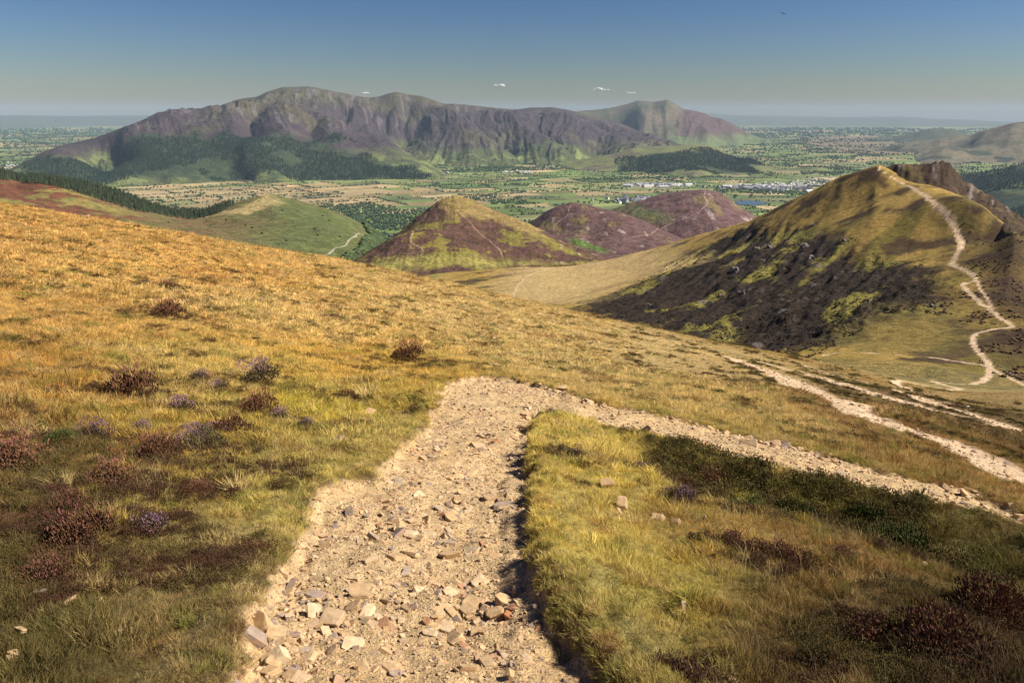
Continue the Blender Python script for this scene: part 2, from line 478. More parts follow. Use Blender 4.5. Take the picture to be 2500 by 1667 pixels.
def G_color(x, y, z, sd, tm):
    r = np.hypot(x, y)
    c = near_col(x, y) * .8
    n1 = fbm(x * .9, y * .9, 21, 4); n2 = fbm(x * .12, y * .12, 22, 4)
    c = c * (1 + .25 * n1 + .25 * n2)[..., None]
    far = sstep(230, 330, r)
    if far.any():
        gold = np.array((.33, .225, .06)); ol = np.array((.17, .135, .03)); br = np.array((.075, .048, .022)); dk = np.array((.026, .018, .013)); gr = np.array((.17, .15, .035)); straw = np.array((.46, .34, .15))
        c2_, s2_ = math.cos(.9), math.sin(.9)
        q = (x * c2_ + y * s2_); p = (-x * s2_ + y * c2_)
        st = fbm(q * .007, p * .04, 41, 5, .6); m1 = fbm(x * .02, y * .02, 42, 5, .6); m2 = fbm(x * .006, y * .006, 43, 4)
        f = mixc(np.broadcast_to(ol, x.shape + (3,)), gold, sstep(-.25, .35, st + .4 * m2 + .45 * sstep(700, 1000, r)))
        f = mixc(f, br, sstep(.0, .30, m1 - .25 * st - .1 * m2))
        zs = poly_sd(x, y, *Z_SCREE) + 22 * m1
        ms = sstep(-12, 18, zs)
        inn = mixc(np.broadcast_to(dk, x.shape + (3,)), gr, sstep(.10, .36, fbm(q * .008, p * .026, 44, 5, .6) + .15 * fbm(x * .08, y * .08, 48, 3)))
        rock = sstep(.40, .62, fbm(x * .05, y * .05, 45, 5, .65))
        inn = mixc(inn, (.12, .10, .092), rock)
        f = mixc(f, inn, ms)
        f = mixc(f, np.array((.155, .125, .035)), .62 * sstep(-15, 15, poly_sd(x, y, *Z_GREEN) + 15 * m1))
        f = mixc(f, np.array((.055, .034, .018)), .92 * sstep(-30, 25, poly_sd(x, y, *Z_BROWN) + 30 * m1 + 12 * st))
        f = mixc(f, straw, .9 * sstep(-40, 40, poly_sd(x, y, *Z_STRAW) + 30 * st))
        grn = sstep(0, .3, m2 + .3 * m1) * sstep(-.02, -.12, np.arctan2(x, y)) * sstep(850, 1000, r)
        f = mixc(f, (.24, .23, .06), .7 * grn)
        c = mixc(c, f, far)
    soil = np.array((.575, .415, .225)) * (1 + .12 * fbm(x * .7, y * .7, 51, 4) + .10 * fbm(x * 4, y * 4, 52, 3))[..., None]
    wet = sstep(.1, .5, fbm(x * .5, y * .5, 53, 4))
    soil = mixc(soil, (.51, .34, .165), .6 * wet)
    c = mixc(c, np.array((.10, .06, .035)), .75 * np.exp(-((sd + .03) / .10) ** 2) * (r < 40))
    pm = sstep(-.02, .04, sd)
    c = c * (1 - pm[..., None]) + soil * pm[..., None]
    t = sstep(-.15, .35, tm + .25 * fbm(x * .5, y * .5, 54, 3))
    c = c * (1 - t[..., None]) + (np.array((.58, .43, .28)) * (1 + .15 * n1)[..., None]) * t[..., None]
    return c

def polar(a0, a1, na, r0, r1, nr, curve=None):
    az = np.radians(np.linspace(a0, a1, na)); lr = np.linspace(math.log(r0), math.log(r1), nr)
    A, L = np.meshgrid(az, lr); R = np.exp(L)
    return R * np.sin(A), R * np.cos(A)

def build_G():
    X, Y = polar(-47, 50, 760, 1.0, 230, 620)
    Z, sd, tm = G_height(X, Y)
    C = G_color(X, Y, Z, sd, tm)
    V = np.stack([X, Y, Z], -1).reshape(-1, 3); C = C.reshape(-1, 3); F = grid_faces(*X.shape)
    fs = sd.reshape(-1)[F].mean(1); ft = tm.reshape(-1)[F].mean(1)
    isp = fs > 0.0; ist = (ft > 0) & ~isp
    for nm, sel in (('near_hillside', ~(isp | ist)), ('stony_path', isp), ('zigzag_track', ist)):
        v, f, c = sub_mesh(V, F, C, sel)
        o = link(nm, np_mesh(nm, v, f, c, M_NEAR)); tag(o, kind='structure')
        if nm == 'stony_path': globals()['PATH_OBJ'] = o
    # the ridge beyond, sharing its first row with the last row above
    X, Y = polar(-47, 50, 760, 230, 1500, 420)
    # keep only what can be seen from the hill: the hidden hollow stays as a coarse skirt of the same surface
    Z, sd, tm = G_height(X, Y)
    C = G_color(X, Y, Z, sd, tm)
    V = np.stack([X, Y, Z], -1).reshape(-1, 3); C = C.reshape(-1, 3); F = grid_faces(*X.shape)
    ft = tm.reshape(-1)[F].mean(1)
    for nm, sel in (('moorland_ridge', ft <= 0), ('ridge_footpath', ft > 0)):
        v, f, c = sub_mesh(V, F, C, sel)
        tag(link(nm, np_mesh(nm, v, f, c, M_MIDH)), kind='structure')
build_G()

# ------------------------------------------------------------------ generic hill layer
def build_hill(name, surf, a0, a1, na, r0, r1, nr, hfun, cfun, mat, masks=()):
    X, Y = polar(a0, a1, na, r0, r1, nr)
    r = np.hypot(X, Y); A = np.arctan2(X, Y)
    Z = surf.w(A, np.log(r)) * r
    Z = Z + hfun(X, Y, A, r)
    C = cfun(X, Y, Z, A, r)
    V = np.stack([X, Y, Z], -1).reshape(-1, 3); C = C.reshape(-1, 3); F = grid_faces(*X.shape)
    o = link(name, np_mesh(name, V, F, C, mat)); tag(o, kind='structure')
    def zf(x, y):
        r = np.hypot(x, y); A = np.arctan2(x, y)
        return surf.w(A, np.log(r)) * r + hfun(x, y, A, r)
    surf.zf = zf
    return o

def hc(*a): return np.array(a)

# crags behind the right-hand crest
CR = Surf([(2231,456,900),(2327,482,840),(2403,512,790),(2500,592,690),(2160,440,900),(2600,680,640),(2420,540,760),(2350,520,780),(2200,600,700),(2500,650,640)],
          [(1950,500,1000),(2080,450,980),(2120,422,970),(2150,408,965),(2193,400,965),(2240,402,965),(2280,397,960),(2308,394,955),(2325,402,950),(2335,416,945),(2350,434,940),(2365,448,935),(2400,468,925),(2442,494,910),(2500,538,880),(2620,640,820)], lam=1e-5)
_rs = sorted([(float(sight(u, v)[0]), r) for (u, v, r) in right_sky])
def crh(x, y, a, r):
    rd = np.interp(a, [q[0] for q in _rs], [q[1] for q in _rs])
    lim = np.minimum(0, (G.w(a, np.log(r)) - CR.w(a, np.log(r))) * r - 3)
    t = sstep(rd + 5, rd + 45, r)
    return lim * (1 - t) + t * (4 * (ridged(a * 90, r * .010, 61, 5, .6) - .6) + 2 * fbm(x * .07, y * .07, 62, 4, .6))
def crc(x, y, z, a, r):
    n = fbm(x * .03, y * .03, 63, 5, .6); m = fbm(a * 70, r * .01, 64, 4, .6)
    c = mixc(np.broadcast_to(hc(.060, .040, .025), x.shape + (3,)), (.10, .075, .03), sstep(.1, .4, n))
    return mixc(c, (.19, .155, .14), sstep(.22, .5, m) * sstep(840, 920, r))
build_hill('crag_ridge', CR, 24.2, 50, 320, 640, 1300, 200, crh, crc, M_MIDH)

# pyramid shaped heather hill in the middle
PY = Surf([(1110,560,1420),(1110,620,1270),(900,650,1250),(1000,640,1240),(1300,640,1270),(1450,640,1290),(1250,580,1400),(1000,560,1400),(800,680,1300),(1550,660,1350),(1200,620,1290),(1650,680,1400)],
          [(700,720,1400),(800,670,1420),(868,636,1450),(940,590,1500),(1000,545,1560),(1050,505,1600),(1085,484,1620),(1110,478,1620),(1140,484,1610),(1190,505,1590),(1250,530,1560),(1320,560,1520),(1400,600,1460),(1470,625,1420),(1560,660,1400),(1700,720,1400)], lam=1e-5)
py_tracks = [([(1090,482),(1052,510),(1040,520),(1030,540),(1012,560),(1005,580),(1007,592),(1030,605),(1032,614),(1025,625)], 1.0),
             ([(1118,505),(1135,535),(1155,550),(1175,570),(1200,595),(1225,615),(1230,625)], .7)]
def trk(surf, lst, r0, r1):
    out = []
    for pl, hw in lst:
        a = np.array(pl, float); x, y = surf.hit(a[:, 0], a[:, 1], r0, r1); out.append((x, y, hw))
    return out
def trk_mask(x, y, T, sc=.02):
    m = np.zeros(x.shape)
    for tx, ty, hw in T:
        bb = (x > tx.min() - 30) & (x < tx.max() + 30) & (y > ty.min() - 30) & (y < ty.max() + 30)
        if bb.any():
            d, _ = seg_dist(x[bb] + 5 * gn(x[bb] * sc, y[bb] * sc, 3), y[bb] + 5 * gn(x[bb] * sc, y[bb] * sc, 4), tx, ty)
            m[bb] = np.maximum(m[bb], 1 - sstep(hw * .6, hw * 1.5, d))
    return m
PYT = trk(PY, py_tracks, 1150, 1700)
PY_G = seg_poly(PY, [(900,650),(980,628),(1100,630),(1300,634),(1460,645),(1560,670),(800,700)], 1100, 1450)
PY_T = seg_poly(PY, [(1050,500),(1110,470),(1200,500),(1330,560),(1300,570),(1200,540),(1150,530),(1110,530)], 1200, 1700)
def pyh(x, y, a, r): return 2.2 * (ridged(a * 42 + .4 * gn(a * 20, r * .004, 9), r * .0035, 79, 4, .55) - .6) + 4 * fbm(x * .010, y * .010, 71, 4) + 1.2 * fbm(x * .06, y * .06, 72, 3)
def pyc(x, y, z, a, r):
    n = fbm(x * .012 + 3, y * .006, 73, 5, .6); m = fbm(x * .04, y * .04, 74, 4, .6)
    c = mixc(np.broadcast_to(hc(.105, .055, .045), x.shape + (3,)), (.085, .052, .028), sstep(-.2, .3, m))
    c = mixc(c, (.20, .175, .035), .8 * sstep(.13, .30, n + .4 * m))
    c = mixc(c, (.26, .235, .06), .85 * sstep(-30, 20, poly_sd(x, y, *PY_G) + 40 * n))
    c = mixc(c, (.27, .20, .07), .75 * sstep(-15, 10, poly_sd(x, y, *PY_T) + 40 * n))
    c = mixc(c, (.38, .30, .26), .8 * sstep(.52, .62, fbm(x * .05, y * .02, 75, 3)) * sstep(.02, .08, a))
    return mixc(c, (.46, .36, .22), .55 * trk_mask(x, y, PYT))
build_hill('heather_hill', PY, -17, 16, 520, 1080, 1800, 330, pyh, pyc, M_HILL)

# two purple hills to its right
P1 = Surf([(1390,560,2150),(1300,580,2100),(1500,600,1950),(1600,620,1850),(1250,600,2150),(1700,620,1900),(1450,540,2150)],
          [(1150,620,2250),(1240,575,2300),(1300,540,2330),(1350,508,2350),(1393,494,2350),(1420,496,2340),(1460,505,2320),(1520,520,2280),(1580,545,2230),(1610,560,2200),(1680,590,2150),(1800,620,2100),(1900,660,2100)], lam=1e-5)
P2 = Surf([(1715,540,2500),(1600,580,2450),(1800,570,2400),(1650,610,2300),(1900,600,2400),(1550,540,2600)],
          [(1400,560,2750),(1500,510,2800),(1560,490,2850),(1620,472,2850),(1680,464,2850),(1722,462,2830),(1750,468,2800),(1780,485,2750),(1810,505,2720),(1845,530,2700),(1900,560,2650),(2050,620,2600)], lam=1e-5)
P1T = trk(P1, [([(1395,500),(1385,525),(1340,560),(1310,570)], 1.0), ([(1610,560),(1590,572),(1520,585),(1460,595)], .9)], 1700, 2600)
P2T = trk(P2, [([(1722,465),(1716,480),(1728,490),(1728,498),(1700,520),(1680,530),(1640,545),(1610,560)], 1.4), ([(1700,535),(1660,528),(1640,540)], 1.2)], 2200, 3000)
P1G = seg_poly(P1, [(1380,582),(1430,590),(1490,612),(1480,618),(1420,605)], 1700, 2400)
P2G = seg_poly(P2, [(1490,512),(1560,510),(1620,520),(1640,535),(1560,535)], 2200, 3000)
def p1h(x, y, a, r): return 3 * (ridged(a * 34 + .4 * gn(a * 16, r * .003, 9), r * .003, 89, 4, .55) - .6) + 5 * fbm(x * .006, y * .006, 81, 4) + 1.5 * fbm(x * .04, y * .04, 82, 3)
def p1c(x, y, z, a, r):
    n = fbm(x * .008, y * .0035, 83, 5, .62); m = fbm(x * .03, y * .03, 84, 4, .6)
    c = mixc(np.broadcast_to(hc(.125, .076, .068), x.shape + (3,)), (.10, .055, .05), sstep(-.3, .3, m))
    c = mixc(c, (.21, .17, .06), .75 * sstep(.18, .32, n + .3 * m))
    c = mixc(c, (.09, .16, .03), .9 * sstep(-12, 10, poly_sd(x, y, *P1G) + 14 * n))
    c = mixc(c, (.34, .28, .25), .7 * sstep(.45, .6, fbm(x * .03, y * .012, 85, 3)))
    return mixc(c, (.50, .38, .30), trk_mask(x, y, P1T) * .5)
def p2c(x, y, z, a, r):
    n = fbm(x * .007, y * .0035, 93, 5, .62); m = fbm(x * .03, y * .03, 94, 4, .6)
    c = mixc(np.broadcast_to(hc(.135, .082, .080), x.shape + (3,)), (.11, .06, .055), sstep(-.3, .3, m))
    c = mixc(c, (.12, .15, .05), .8 * sstep(-40, 20, poly_sd(x, y, *P2G) + 60 * n))
    c = mixc(c, (.19, .16, .06), .6 * sstep(.22, .36, n + .3 * m))
    c = mixc(c, (.34, .29, .27), .6 * sstep(.35, .55, fbm(x * .025, y * .010, 95, 3)) * sstep(.16, .22, a))
    return mixc(c, (.50, .38, .30), trk_mask(x, y, P2T) * .65)
build_hill('purple_hill', P1, -3, 22, 380, 1650, 2650, 220, p1h, p1c, M_HILL)
build_hill('purple_hill', P2, 3, 24, 380, 2150, 3150, 220, p1h, p2c, M_HILL)

# left ridge: brown shoulder, saddle, green hill
EL = Surf([(0,450,2030),(57,442,2050),(170,466,1980),(230,486,1960),(325,512,1950),(413,530,1930),(480,532,1940),(540,520,2020),(0,560,1500),(200,560,1500),(0,500,1750),(400,590,1500),(600,620,1450),(600,560,1700),(750,640,1450),(750,570,1700),(850,630,1500),(870,570,1800),(950,620,1700),(-300,560,1500),(500,545,1900),(1000,660,1800)],
          [(-500,390,2350),(-200,400,2350),(0,420,2300),(40,432,2250),(80,434,2220),(115,439,2200),(170,448,2200),(230,458,2190),(300,478,2180),(360,500,2150),(413,518,2120),(450,521,2120),(497,518,2120),(540,505,2150),(574,494,2180),(620,483,2200),(666,475,2250),(708,487,2230),(760,500,2200),(803,512,2180),(850,530,2150),(899,557,2120),(960,600,2100),(1050,660,2050)], lam=1e-5, drop=.004)
ELT = trk(EL, [([(785,623),(800,616),(840,600),(850,592),(866,577),(872,572),(882,570)], 1.7)], 1300, 2300)
EL_GR = seg_poly(EL, [(640,490),(720,490),(820,520),(900,560),(900,640),(740,640),(640,600),(700,540)], 1300, 2400)
EL_ST = seg_poly(EL, [(500,528),(580,510),(640,480),(668,474),(680,492),(660,500),(610,520),(560,527)], 1300, 2400)
EL_BR = seg_poly(EL, [(-400,430),(0,438),(100,440),(240,495),(320,520),(300,560),(150,560),(0,540),(-400,540)], 1300, 2500)
def elh(x, y, a, r): return 2.5 * (ridged(a * 30 + r * .006, r * .002, 109, 4, .5) - .6) + 4 * fbm(x * .007, y * .007, 101, 4) + 1.0 * fbm(x * .05, y * .05, 102, 3)
def elc(x, y, z, a, r):
    n = fbm(x * .008, y * .005, 103, 5, .6); m = fbm(x * .03, y * .03, 104, 4, .6)
    c = mixc(np.broadcast_to(hc(.13, .115, .04), x.shape + (3,)), (.155, .10, .05), sstep(-.2, .3, n))
    c = mixc(c, (.095, .122, .042), .85 * sstep(-120, 60, poly_sd(x, y, *EL_GR) + 90 * n))
    c = mixc(c, (.42, .33, .15), .8 * sstep(-18, 12, poly_sd(x, y, *EL_ST) + 25 * n + 12 * m))
    b = mixc(np.broadcast_to(hc(.14, .055, .03), x.shape + (3,)), (.20, .17, .05), sstep(.12, .32, n + .3 * m))
    c = mixc(c, b, .95 * sstep(-50, 40, poly_sd(x, y, *EL_BR) + 60 * n))
    c = mixc(c, (.10, .13, .035), .6 * sstep(.25, .4, m))
    return mixc(c, (.46, .43, .33), .65 * trk_mask(x, y, ELT))
build_hill('green_ridge', EL, -46, -3, 560, 1300, 2600, 260, elh, elc, M_HILL)

# ---- the great massif across the valley
def fl(u, v):
    """where the valley floor lies on this sight line"""
    a, w = sight(u, v); return (u, v, float(FLOOR / w))
def ft(us, r, dz=70):        # the foot of a hill, sunk below the valley floor
    o = []
    for u in us:
        w = (FLOOR - dz) / r
        lo, hi = 200.0, 1600.0
        for _ in range(40):
            m = (lo + hi) / 2
            if sight(u, m)[1] > w: lo = m
            else: hi = m
        o.append((u, (lo + hi) / 2, r))
    return o
SK_front = [(200,382,8300),(300,358,8500),(300,400,7800),(200,402,7800),(420,330,8500),(420,390,7700),(600,330,8300),(600,400,7500),(750,340,8300),(850,410,7500),
 (413,271,9000),(490,270,9200),(551,262,9300),(620,252,9400),(727,252,9300),(790,280,9100),(830,305,8900),(900,340,8700),(960,365,8400),(1030,392,8000),
 (640,247,10400),(760,262,10400),(880,320,9900),(960,345,9600),(1020,370,9300),
 (900,270,10800),(968,270,11000),(968,310,10500),(1050,300,10500),(1080,350,9700),(1150,380,9200),(1030,270,11000),
 (1200,300,11000),(1250,340,10200),(1250,385,9400),(1350,310,10800),(1400,350,10000),(1330,395,9200),(1500,340,10800),(1500,380,9500),(1600,360,10200),(1650,372,9800)]
SK = Surf(SK_front + ft(range(-100, 1200, 120), 6950) + ft(range(1150, 1900, 120), 8300) + ft((-100,), 8500) + [fl(100,404), fl(300,430), fl(600,440), fl(850,440), fl(1030,412), fl(1250,408), fl(1450,395), fl(1650,380)],
          [(20,415,7900),(100,374,8300),(145,357,8600),(230,337,9000),(318,305,9300),(398,272,9700),(440,268,10200),(490,267,10700),(551,256,11200),(574,244,11400),(628,236,11600),(651,225,11700),(689,213,11800),(758,212,11800),(804,221,11700),(860,232,11500),(896,239,11400),(926,236,11400),(950,228,11400),(968,225,11400),(999,232,11400),(1030,235,11400),(1060,245,11400),(1083,252.5,11500),(1118,254,11700),(1164,259,11900),(1220,265,12000),(1255,268,12000),(1297,263,12100),(1347,262,12200),(1400,271,12200),(1440,283,12100),(1508,299,12000),(1565,322,11600),(1642,345,11000),(1720,372,10500)], lam=1e-6, drop=.006, ks=3.0)
SK_FOR = seg_poly(SK, [(60,405),(180,385),(300,360),(345,325),(480,328),(600,330),(700,335),(830,345),(820,380),(880,385),(960,400),(1020,410),(1000,450),(600,460),(60,450)], 6500, 11000)
SK_CLR = seg_poly(SK, [(700,372),(760,355),(840,360),(850,380),(780,382)], 6500, 11000)
def wl(pl, h, w):
    x, y = SK.hit([p[0] for p in pl], [p[1] for p in pl], 6900, 12600); return (x, y, h, w)
SK_L = [wl(*q) for q in (
 ([(850,322),(900,343),(960,367),(1010,385)], 70, 230), ([(815,276),(860,300),(900,322),(960,350),(1000,372),(1031,388)], -120, 230),
 ([(930,250),(905,272),(877,299)], -75, 90), ([(961,238),(950,272),(934,311)], -80, 90), ([(991,261),(990,296),(984,334)], -90, 100), ([(1026,276),(1008,310),(984,345)], -70, 110),
 ([(968,232),(972,270),(962,310)], 45, 100), ([(1000,240),(1006,275),(1000,300)], 40, 80),
 ([(1030,245),(1083,272),(1130,306),(1180,336),(1240,366)], 120, 330), ([(1122,262),(1160,292),(1205,328),(1235,352),(1252,374)], -150, 190),
 ([(1202,284),(1228,322),(1252,364)], -90, 120), ([(1180,272),(1205,300),(1222,330)], 60, 120), ([(1240,280),(1290,312),(1335,345),(1360,378)], 95, 260),
 ([(1305,300),(1340,328),(1385,362),(1400,380)], -110, 170), ([(1380,290),(1440,318),(1500,345),(1540,365)], 70, 260), ([(1450,300),(1500,330),(1540,350)], -40, 120),
 ([(612,262),(618,290),(624,320)], -120, 150), ([(560,268),(566,296),(570,320)], 50, 130), ([(700,262),(690,290),(676,322)], 60, 200), ([(745,262),(762,295),(770,325)], -60, 150),
 ([(800,300),(810,325),(815,345)], 50, 140), ([(690,218),(694,240)], -50, 130), ([(860,238),(850,262),(838,285)], -60, 110), ([(895,246),(880,268),(862,290)], 45, 80))]
def skh(x, y, a, r):
    wa = a + .012 * gn(a * 5 + 3, r * .0005, 111) + .006 * fbm(a * 30, r * .0012, 116, 3)
    g2 = ridged(wa * 45, r * .0006, 113, 4, .6)
    rc = np.exp(np.interp(a, SK.ca, SK.cl))
    top = 1 - .88 * sstep(-450, 30, r - rc)
    z = np.zeros(x.shape)
    wx = x + 70 * gn(x * .0022, y * .0022, 119); wy = y + 70 * gn(x * .0022, y * .0022, 120)
    for lx, ly, h, w in SK_L:
        m = (x > lx.min() - 4 * w) & (x < lx.max() + 4 * w) & (y > ly.min() - 4 * w) & (y < ly.max() + 4 * w)
        d, p = seg_dist(wx[m], wy[m], lx, ly)
        e = np.exp(-d / w) if h < 0 else np.exp(-(d / w) ** 2)
        z[m] += h * e
    return top * (z + sstep(8000, 9600, r) * 48 * (g2 - .55) + 22 * fbm(x * .0015, y * .0015, 114, 4) + 9 * fbm(x * .008, y * .008, 115, 4, .6))
def skc(x, y, z, a, r):
    h = (z - FLOOR)
    n = fbm(x * .0012, y * .0012, 121, 5, .6); m = fbm(x * .006, y * .006, 122, 4, .6)
    wa = a + .012 * gn(a * 5 + 3, r * .0005, 111) + .006 * fbm(a * 30, r * .0012, 116, 3)
    rl = fbm(wa * 160, r * .0009, 124, 4, .6)
    green = hc(.075, .092, .038); purp = hc(.056, .042, .050); grey = hc(.13, .115, .115); olive = hc(.088, .082, .043)
    c = mixc(np.broadcast_to(green, x.shape + (3,)), purp, sstep(60, 240, h + 170 * n + 60 * m))
    c = mixc(c, olive, .8 * sstep(500, 800, h + 160 * n))
    c = mixc(c, olive, .6 * sstep(.12, .4, n + .3 * m))
    c = mixc(c, grey, .8 * sstep(.12, .42, rl + .15 * m) * sstep(330, 520, h) * sstep(.08, -.12, a))
    c = mixc(c, hc(.14, .125, .12), .4 * sstep(.3, .5, rl) * sstep(300, 420, h))
    c = mixc(c, hc(.17, .20, .07), .8 * sstep(.1, .3, fbm(x * .003, y * .003, 126, 3)) * (1 - sstep(80, 260, h)))
    sf = poly_sd(x, y, *SK_FOR)
    c = mixc(c, hc(.035, .055, .028), .85 * sstep(-60, 60, sf + 260 * m))
    return c
build_hill('mountain', SK, -34, 17, 760, 6900, 12900, 330, skh, skc, M_MTN)

LT = Surf(ft(range(1350, 2100, 100), 7500) + [fl(1480,392), fl(1560,420), fl(1690,432), fl(1800,430), fl(1900,415), (1600,395,8300),(1690,395,8300),(1780,400,8400)],
          [(1380,398,9300),(1450,384,9300),(1500,375,9300),(1545,362,9300),(1600,358,9300),(1650,355,9300),(1700,353,9250),(1730,357,9200),(1760,368,9150),(1800,382,9100),(1850,395,9000),(1950,415,8900)], lam=1e-6, drop=.004, ks=3.0)
LT_F = seg_poly(LT, [(1540,385),(1600,380),(1680,372),(1760,375),(1850,395),(1850,430),(1500,425)], 7400, 9500)
def lth(x, y, a, r): return 10 * fbm(x * .002, y * .002, 131, 4)
def ltc(x, y, z, a, r):
    n = fbm(x * .003, y * .003, 132, 4)
    c = mixc(np.broadcast_to(hc(.15, .165, .06), x.shape + (3,)), (.13, .11, .07), sstep(0, .3, n))
    return mixc(c, hc(.035, .055, .028), .9 * sstep(-60, 40, poly_sd(x, y, *LT_F) + 120 * n))
build_hill('wooded_hill', LT, 3, 22, 240, 7600, 9900, 90, lth, ltc, M_MTN)

BL = Surf(ft(range(1300, 2000, 100), 12800) + [fl(1500,352), fl(1620,368), fl(1750,360), fl(1910,353), fl(1830,355), (1800,338,15200), (1770,320,15600), (1550,290,15500),(1628,290,15500),(1560,330,14200),(1660,320,14500),(1740,330,14500),(1720,300,15500),(1480,310,15000)],
          [(1300,300,16800),(1412,272,16800),(1451,268.6,16800),(1490,263,16800),(1527,255,16800),(1558,246.5,16800),(1596,248,16800),(1629,244,16800),(1645,252,16700),(1669,266,16700),(1692,270.5,16700),(1715,276,16700),(1734,284,16600),(1761,290,16500),(1799,309,16300),(1837,330,16200),(1880,343,16200),(1930,352,16200)], lam=1e-6, drop=.006, ks=3.0)
def blh(x, y, a, r):
    top = 1 - .85 * sstep(-500, 80, r - 16700)
    return top * (75 * (ridged(a * 26 + .015 * r * .001 + .6, r * .0002, 141, 4, .5) - .62)) + 10 * fbm(x * .002, y * .002, 142, 4)
def blc(x, y, z, a, r):
    n = fbm(x * .001, y * .001, 143, 5, .6); h = z - FLOOR
    c = mixc(np.broadcast_to(hc(.125, .105, .072), x.shape + (3,)), (.085, .088, .05), sstep(-.2, .3, n))
    c = mixc(c, (.10, .06, .06), .9 * sstep(.195, .205, a + .01 * n) * sstep(120, 250, h))
    return mixc(c, (.11, .14, .06), 1 - sstep(100, 220, h + 120 * n))
build_hill('far_mountain', BL, 1, 19.5, 240, 13000, 17800, 150, blh, blc, M_MTN)

# hills at the right edge
RH = Surf(ft(range(2050, 2900, 100), 9500) + ft((2000,2060), 12000) + [fl(2193,374), fl(2300,380), fl(2420,400), fl(2600,410), (2300,350,12300),(2450,350,12000),(2600,350,12000)],
          [(2120,360,13500),(2200,352,13300),(2300,338,13200),(2373,330,13200),(2404,318,13200),(2442,307,13200),(2470,301,13200),(2500,297,13200),(2600,285,13200),(2750,270,13200)], lam=1e-6, drop=.005, ks=3.0)
RM = Surf(ft(range(2100, 2600, 80), 17300) + [fl(2160,335), fl(2280,338), fl(2380,338)],
          [(2180,335,19500),(2231,327,19500),(2250,318,19500),(2281,312.6,19500),(2319,314.6,19500),(2350,324,19500),(2380,332,19500),(2420,338,19500)], lam=1e-6, drop=.004, ks=3.0)
RW = Surf(ft(range(2250, 2900, 100), 4500) + ft((2230,), 6000) + [fl(2340,470), fl(2420,540), fl(2500,560), fl(2650,560), (2500,450,6300),(2440,460,6100)],
          [(2290,430,7400),(2346,423,7200),(2390,419,7100),(2442,412,7000),(2500,398,7000),(2600,370,7000),(2750,350,7000)], lam=1e-6, drop=.005, ks=3.0)
def rhh(x, y, a, r): return 28 * (ridged(a * 20, r * .0005, 151, 4) - .6) + 12 * fbm(x * .002, y * .002, 152, 4)
def rhc(x, y, z, a, r):
    n = fbm(x * .001, y * .001, 153, 5, .6)
    c = mixc(np.broadcast_to(hc(.15, .13, .08), x.shape + (3,)), (.07, .05, .04), sstep(.0, .3, n + .0009 * (z - FLOOR - 420)))
    return mixc(c, (.035, .05, .03), .9 * sstep(.15, .3, fbm(x * .002, y * .002, 155, 3)) * (1 - sstep(100, 300, z - FLOOR)))
def rwc(x, y, z, a, r):
    n = fbm(x * .002, y * .002, 156, 5, .6)
    return mixc(np.broadcast_to(hc(.03, .045, .025), x.shape + (3,)), (.08, .10, .045), sstep(.1, .3, n))
build_hill('fell', RH, 23, 40, 200, 9500, 14000, 90, rhh, rhc, M_MTN)
build_hill('fell', RM, 22.5, 33, 120, 17500, 20500, 40, rhh, lambda x, y, z, a, r: np.broadcast_to(hc(.07, .075, .04), x.shape + (3,)), M_MTN)
build_hill('wooded_fell', RW, 26, 42, 220, 4500, 7900, 120, lambda x, y, a, r: 14 * fbm(x * .002, y * .002, 157, 4), rwc, M_MTN)

# far ranges on the horizon
FH = Surf([(u, 316, 38000) for u in (-400, 300, 1000, 1700, 2200, 2800)],
          [(-500,284,47000),(0,282,47000),(76,282,47000),(172,284,47000),(363,282,47000),(700,284,47000),(1200,284,47000),(1560,280,47000),(1726,277,47000),(1814,282,47000),(1918,284,47000),(2059,286,47000),(2197,285,47000),(2228,286,47000),(2281,291,47000),(2346,292,47000),(2442,297,47000),(2600,300,47000),(2900,296,47000)], lam=1e-7, drop=.002, ks=3.0)
build_hill('distant_hills', FH, -40, 42, 300, 36000, 54000, 30, lambda x, y, a, r: 25 * fbm(x * .0003, y * .0003, 161, 3) * sstep(50000, 44000, r),
           lambda x, y, z, a, r: np.broadcast_to(hc(.09, .10, .06), x.shape + (3,)), M_FAR)
# ================================================================== VALLEY
def vwarp(az, lr): return az, lr
GREENS = np.array([(.12,.17,.05),(.16,.21,.06),(.19,.23,.08),(.10,.14,.05),(.15,.18,.08),(.20,.21,.09)])
TANS = np.array([(.42,.32,.16),(.36,.29,.15),(.30,.25,.12),(.46,.36,.20)])
def on_floor(pts):
    a = np.array(pts, float); az, w = sight(a[:, 0], a[:, 1]); r = FLOOR / w
    return r * np.sin(az), r * np.cos(az)
Z_TAN = on_floor([(230,455),(420,442),(700,448),(960,452),(1120,470),(1100,505),(900,520),(600,520),(400,500)])
Z_MOOR = on_floor([(2000,330),(2300,335),(2450,350),(2250,385),(2060,375),(1950,350)])
def floor_z(x, y):
    r = np.hypot(x, y)
    return FLOOR + sstep(9000, 16000, r) * (22 * fbm(x * .0006, y * .0006, 201, 3)) + 4 * fbm(x * .002, y * .002, 202, 2) * sstep(6000, 9000, r)

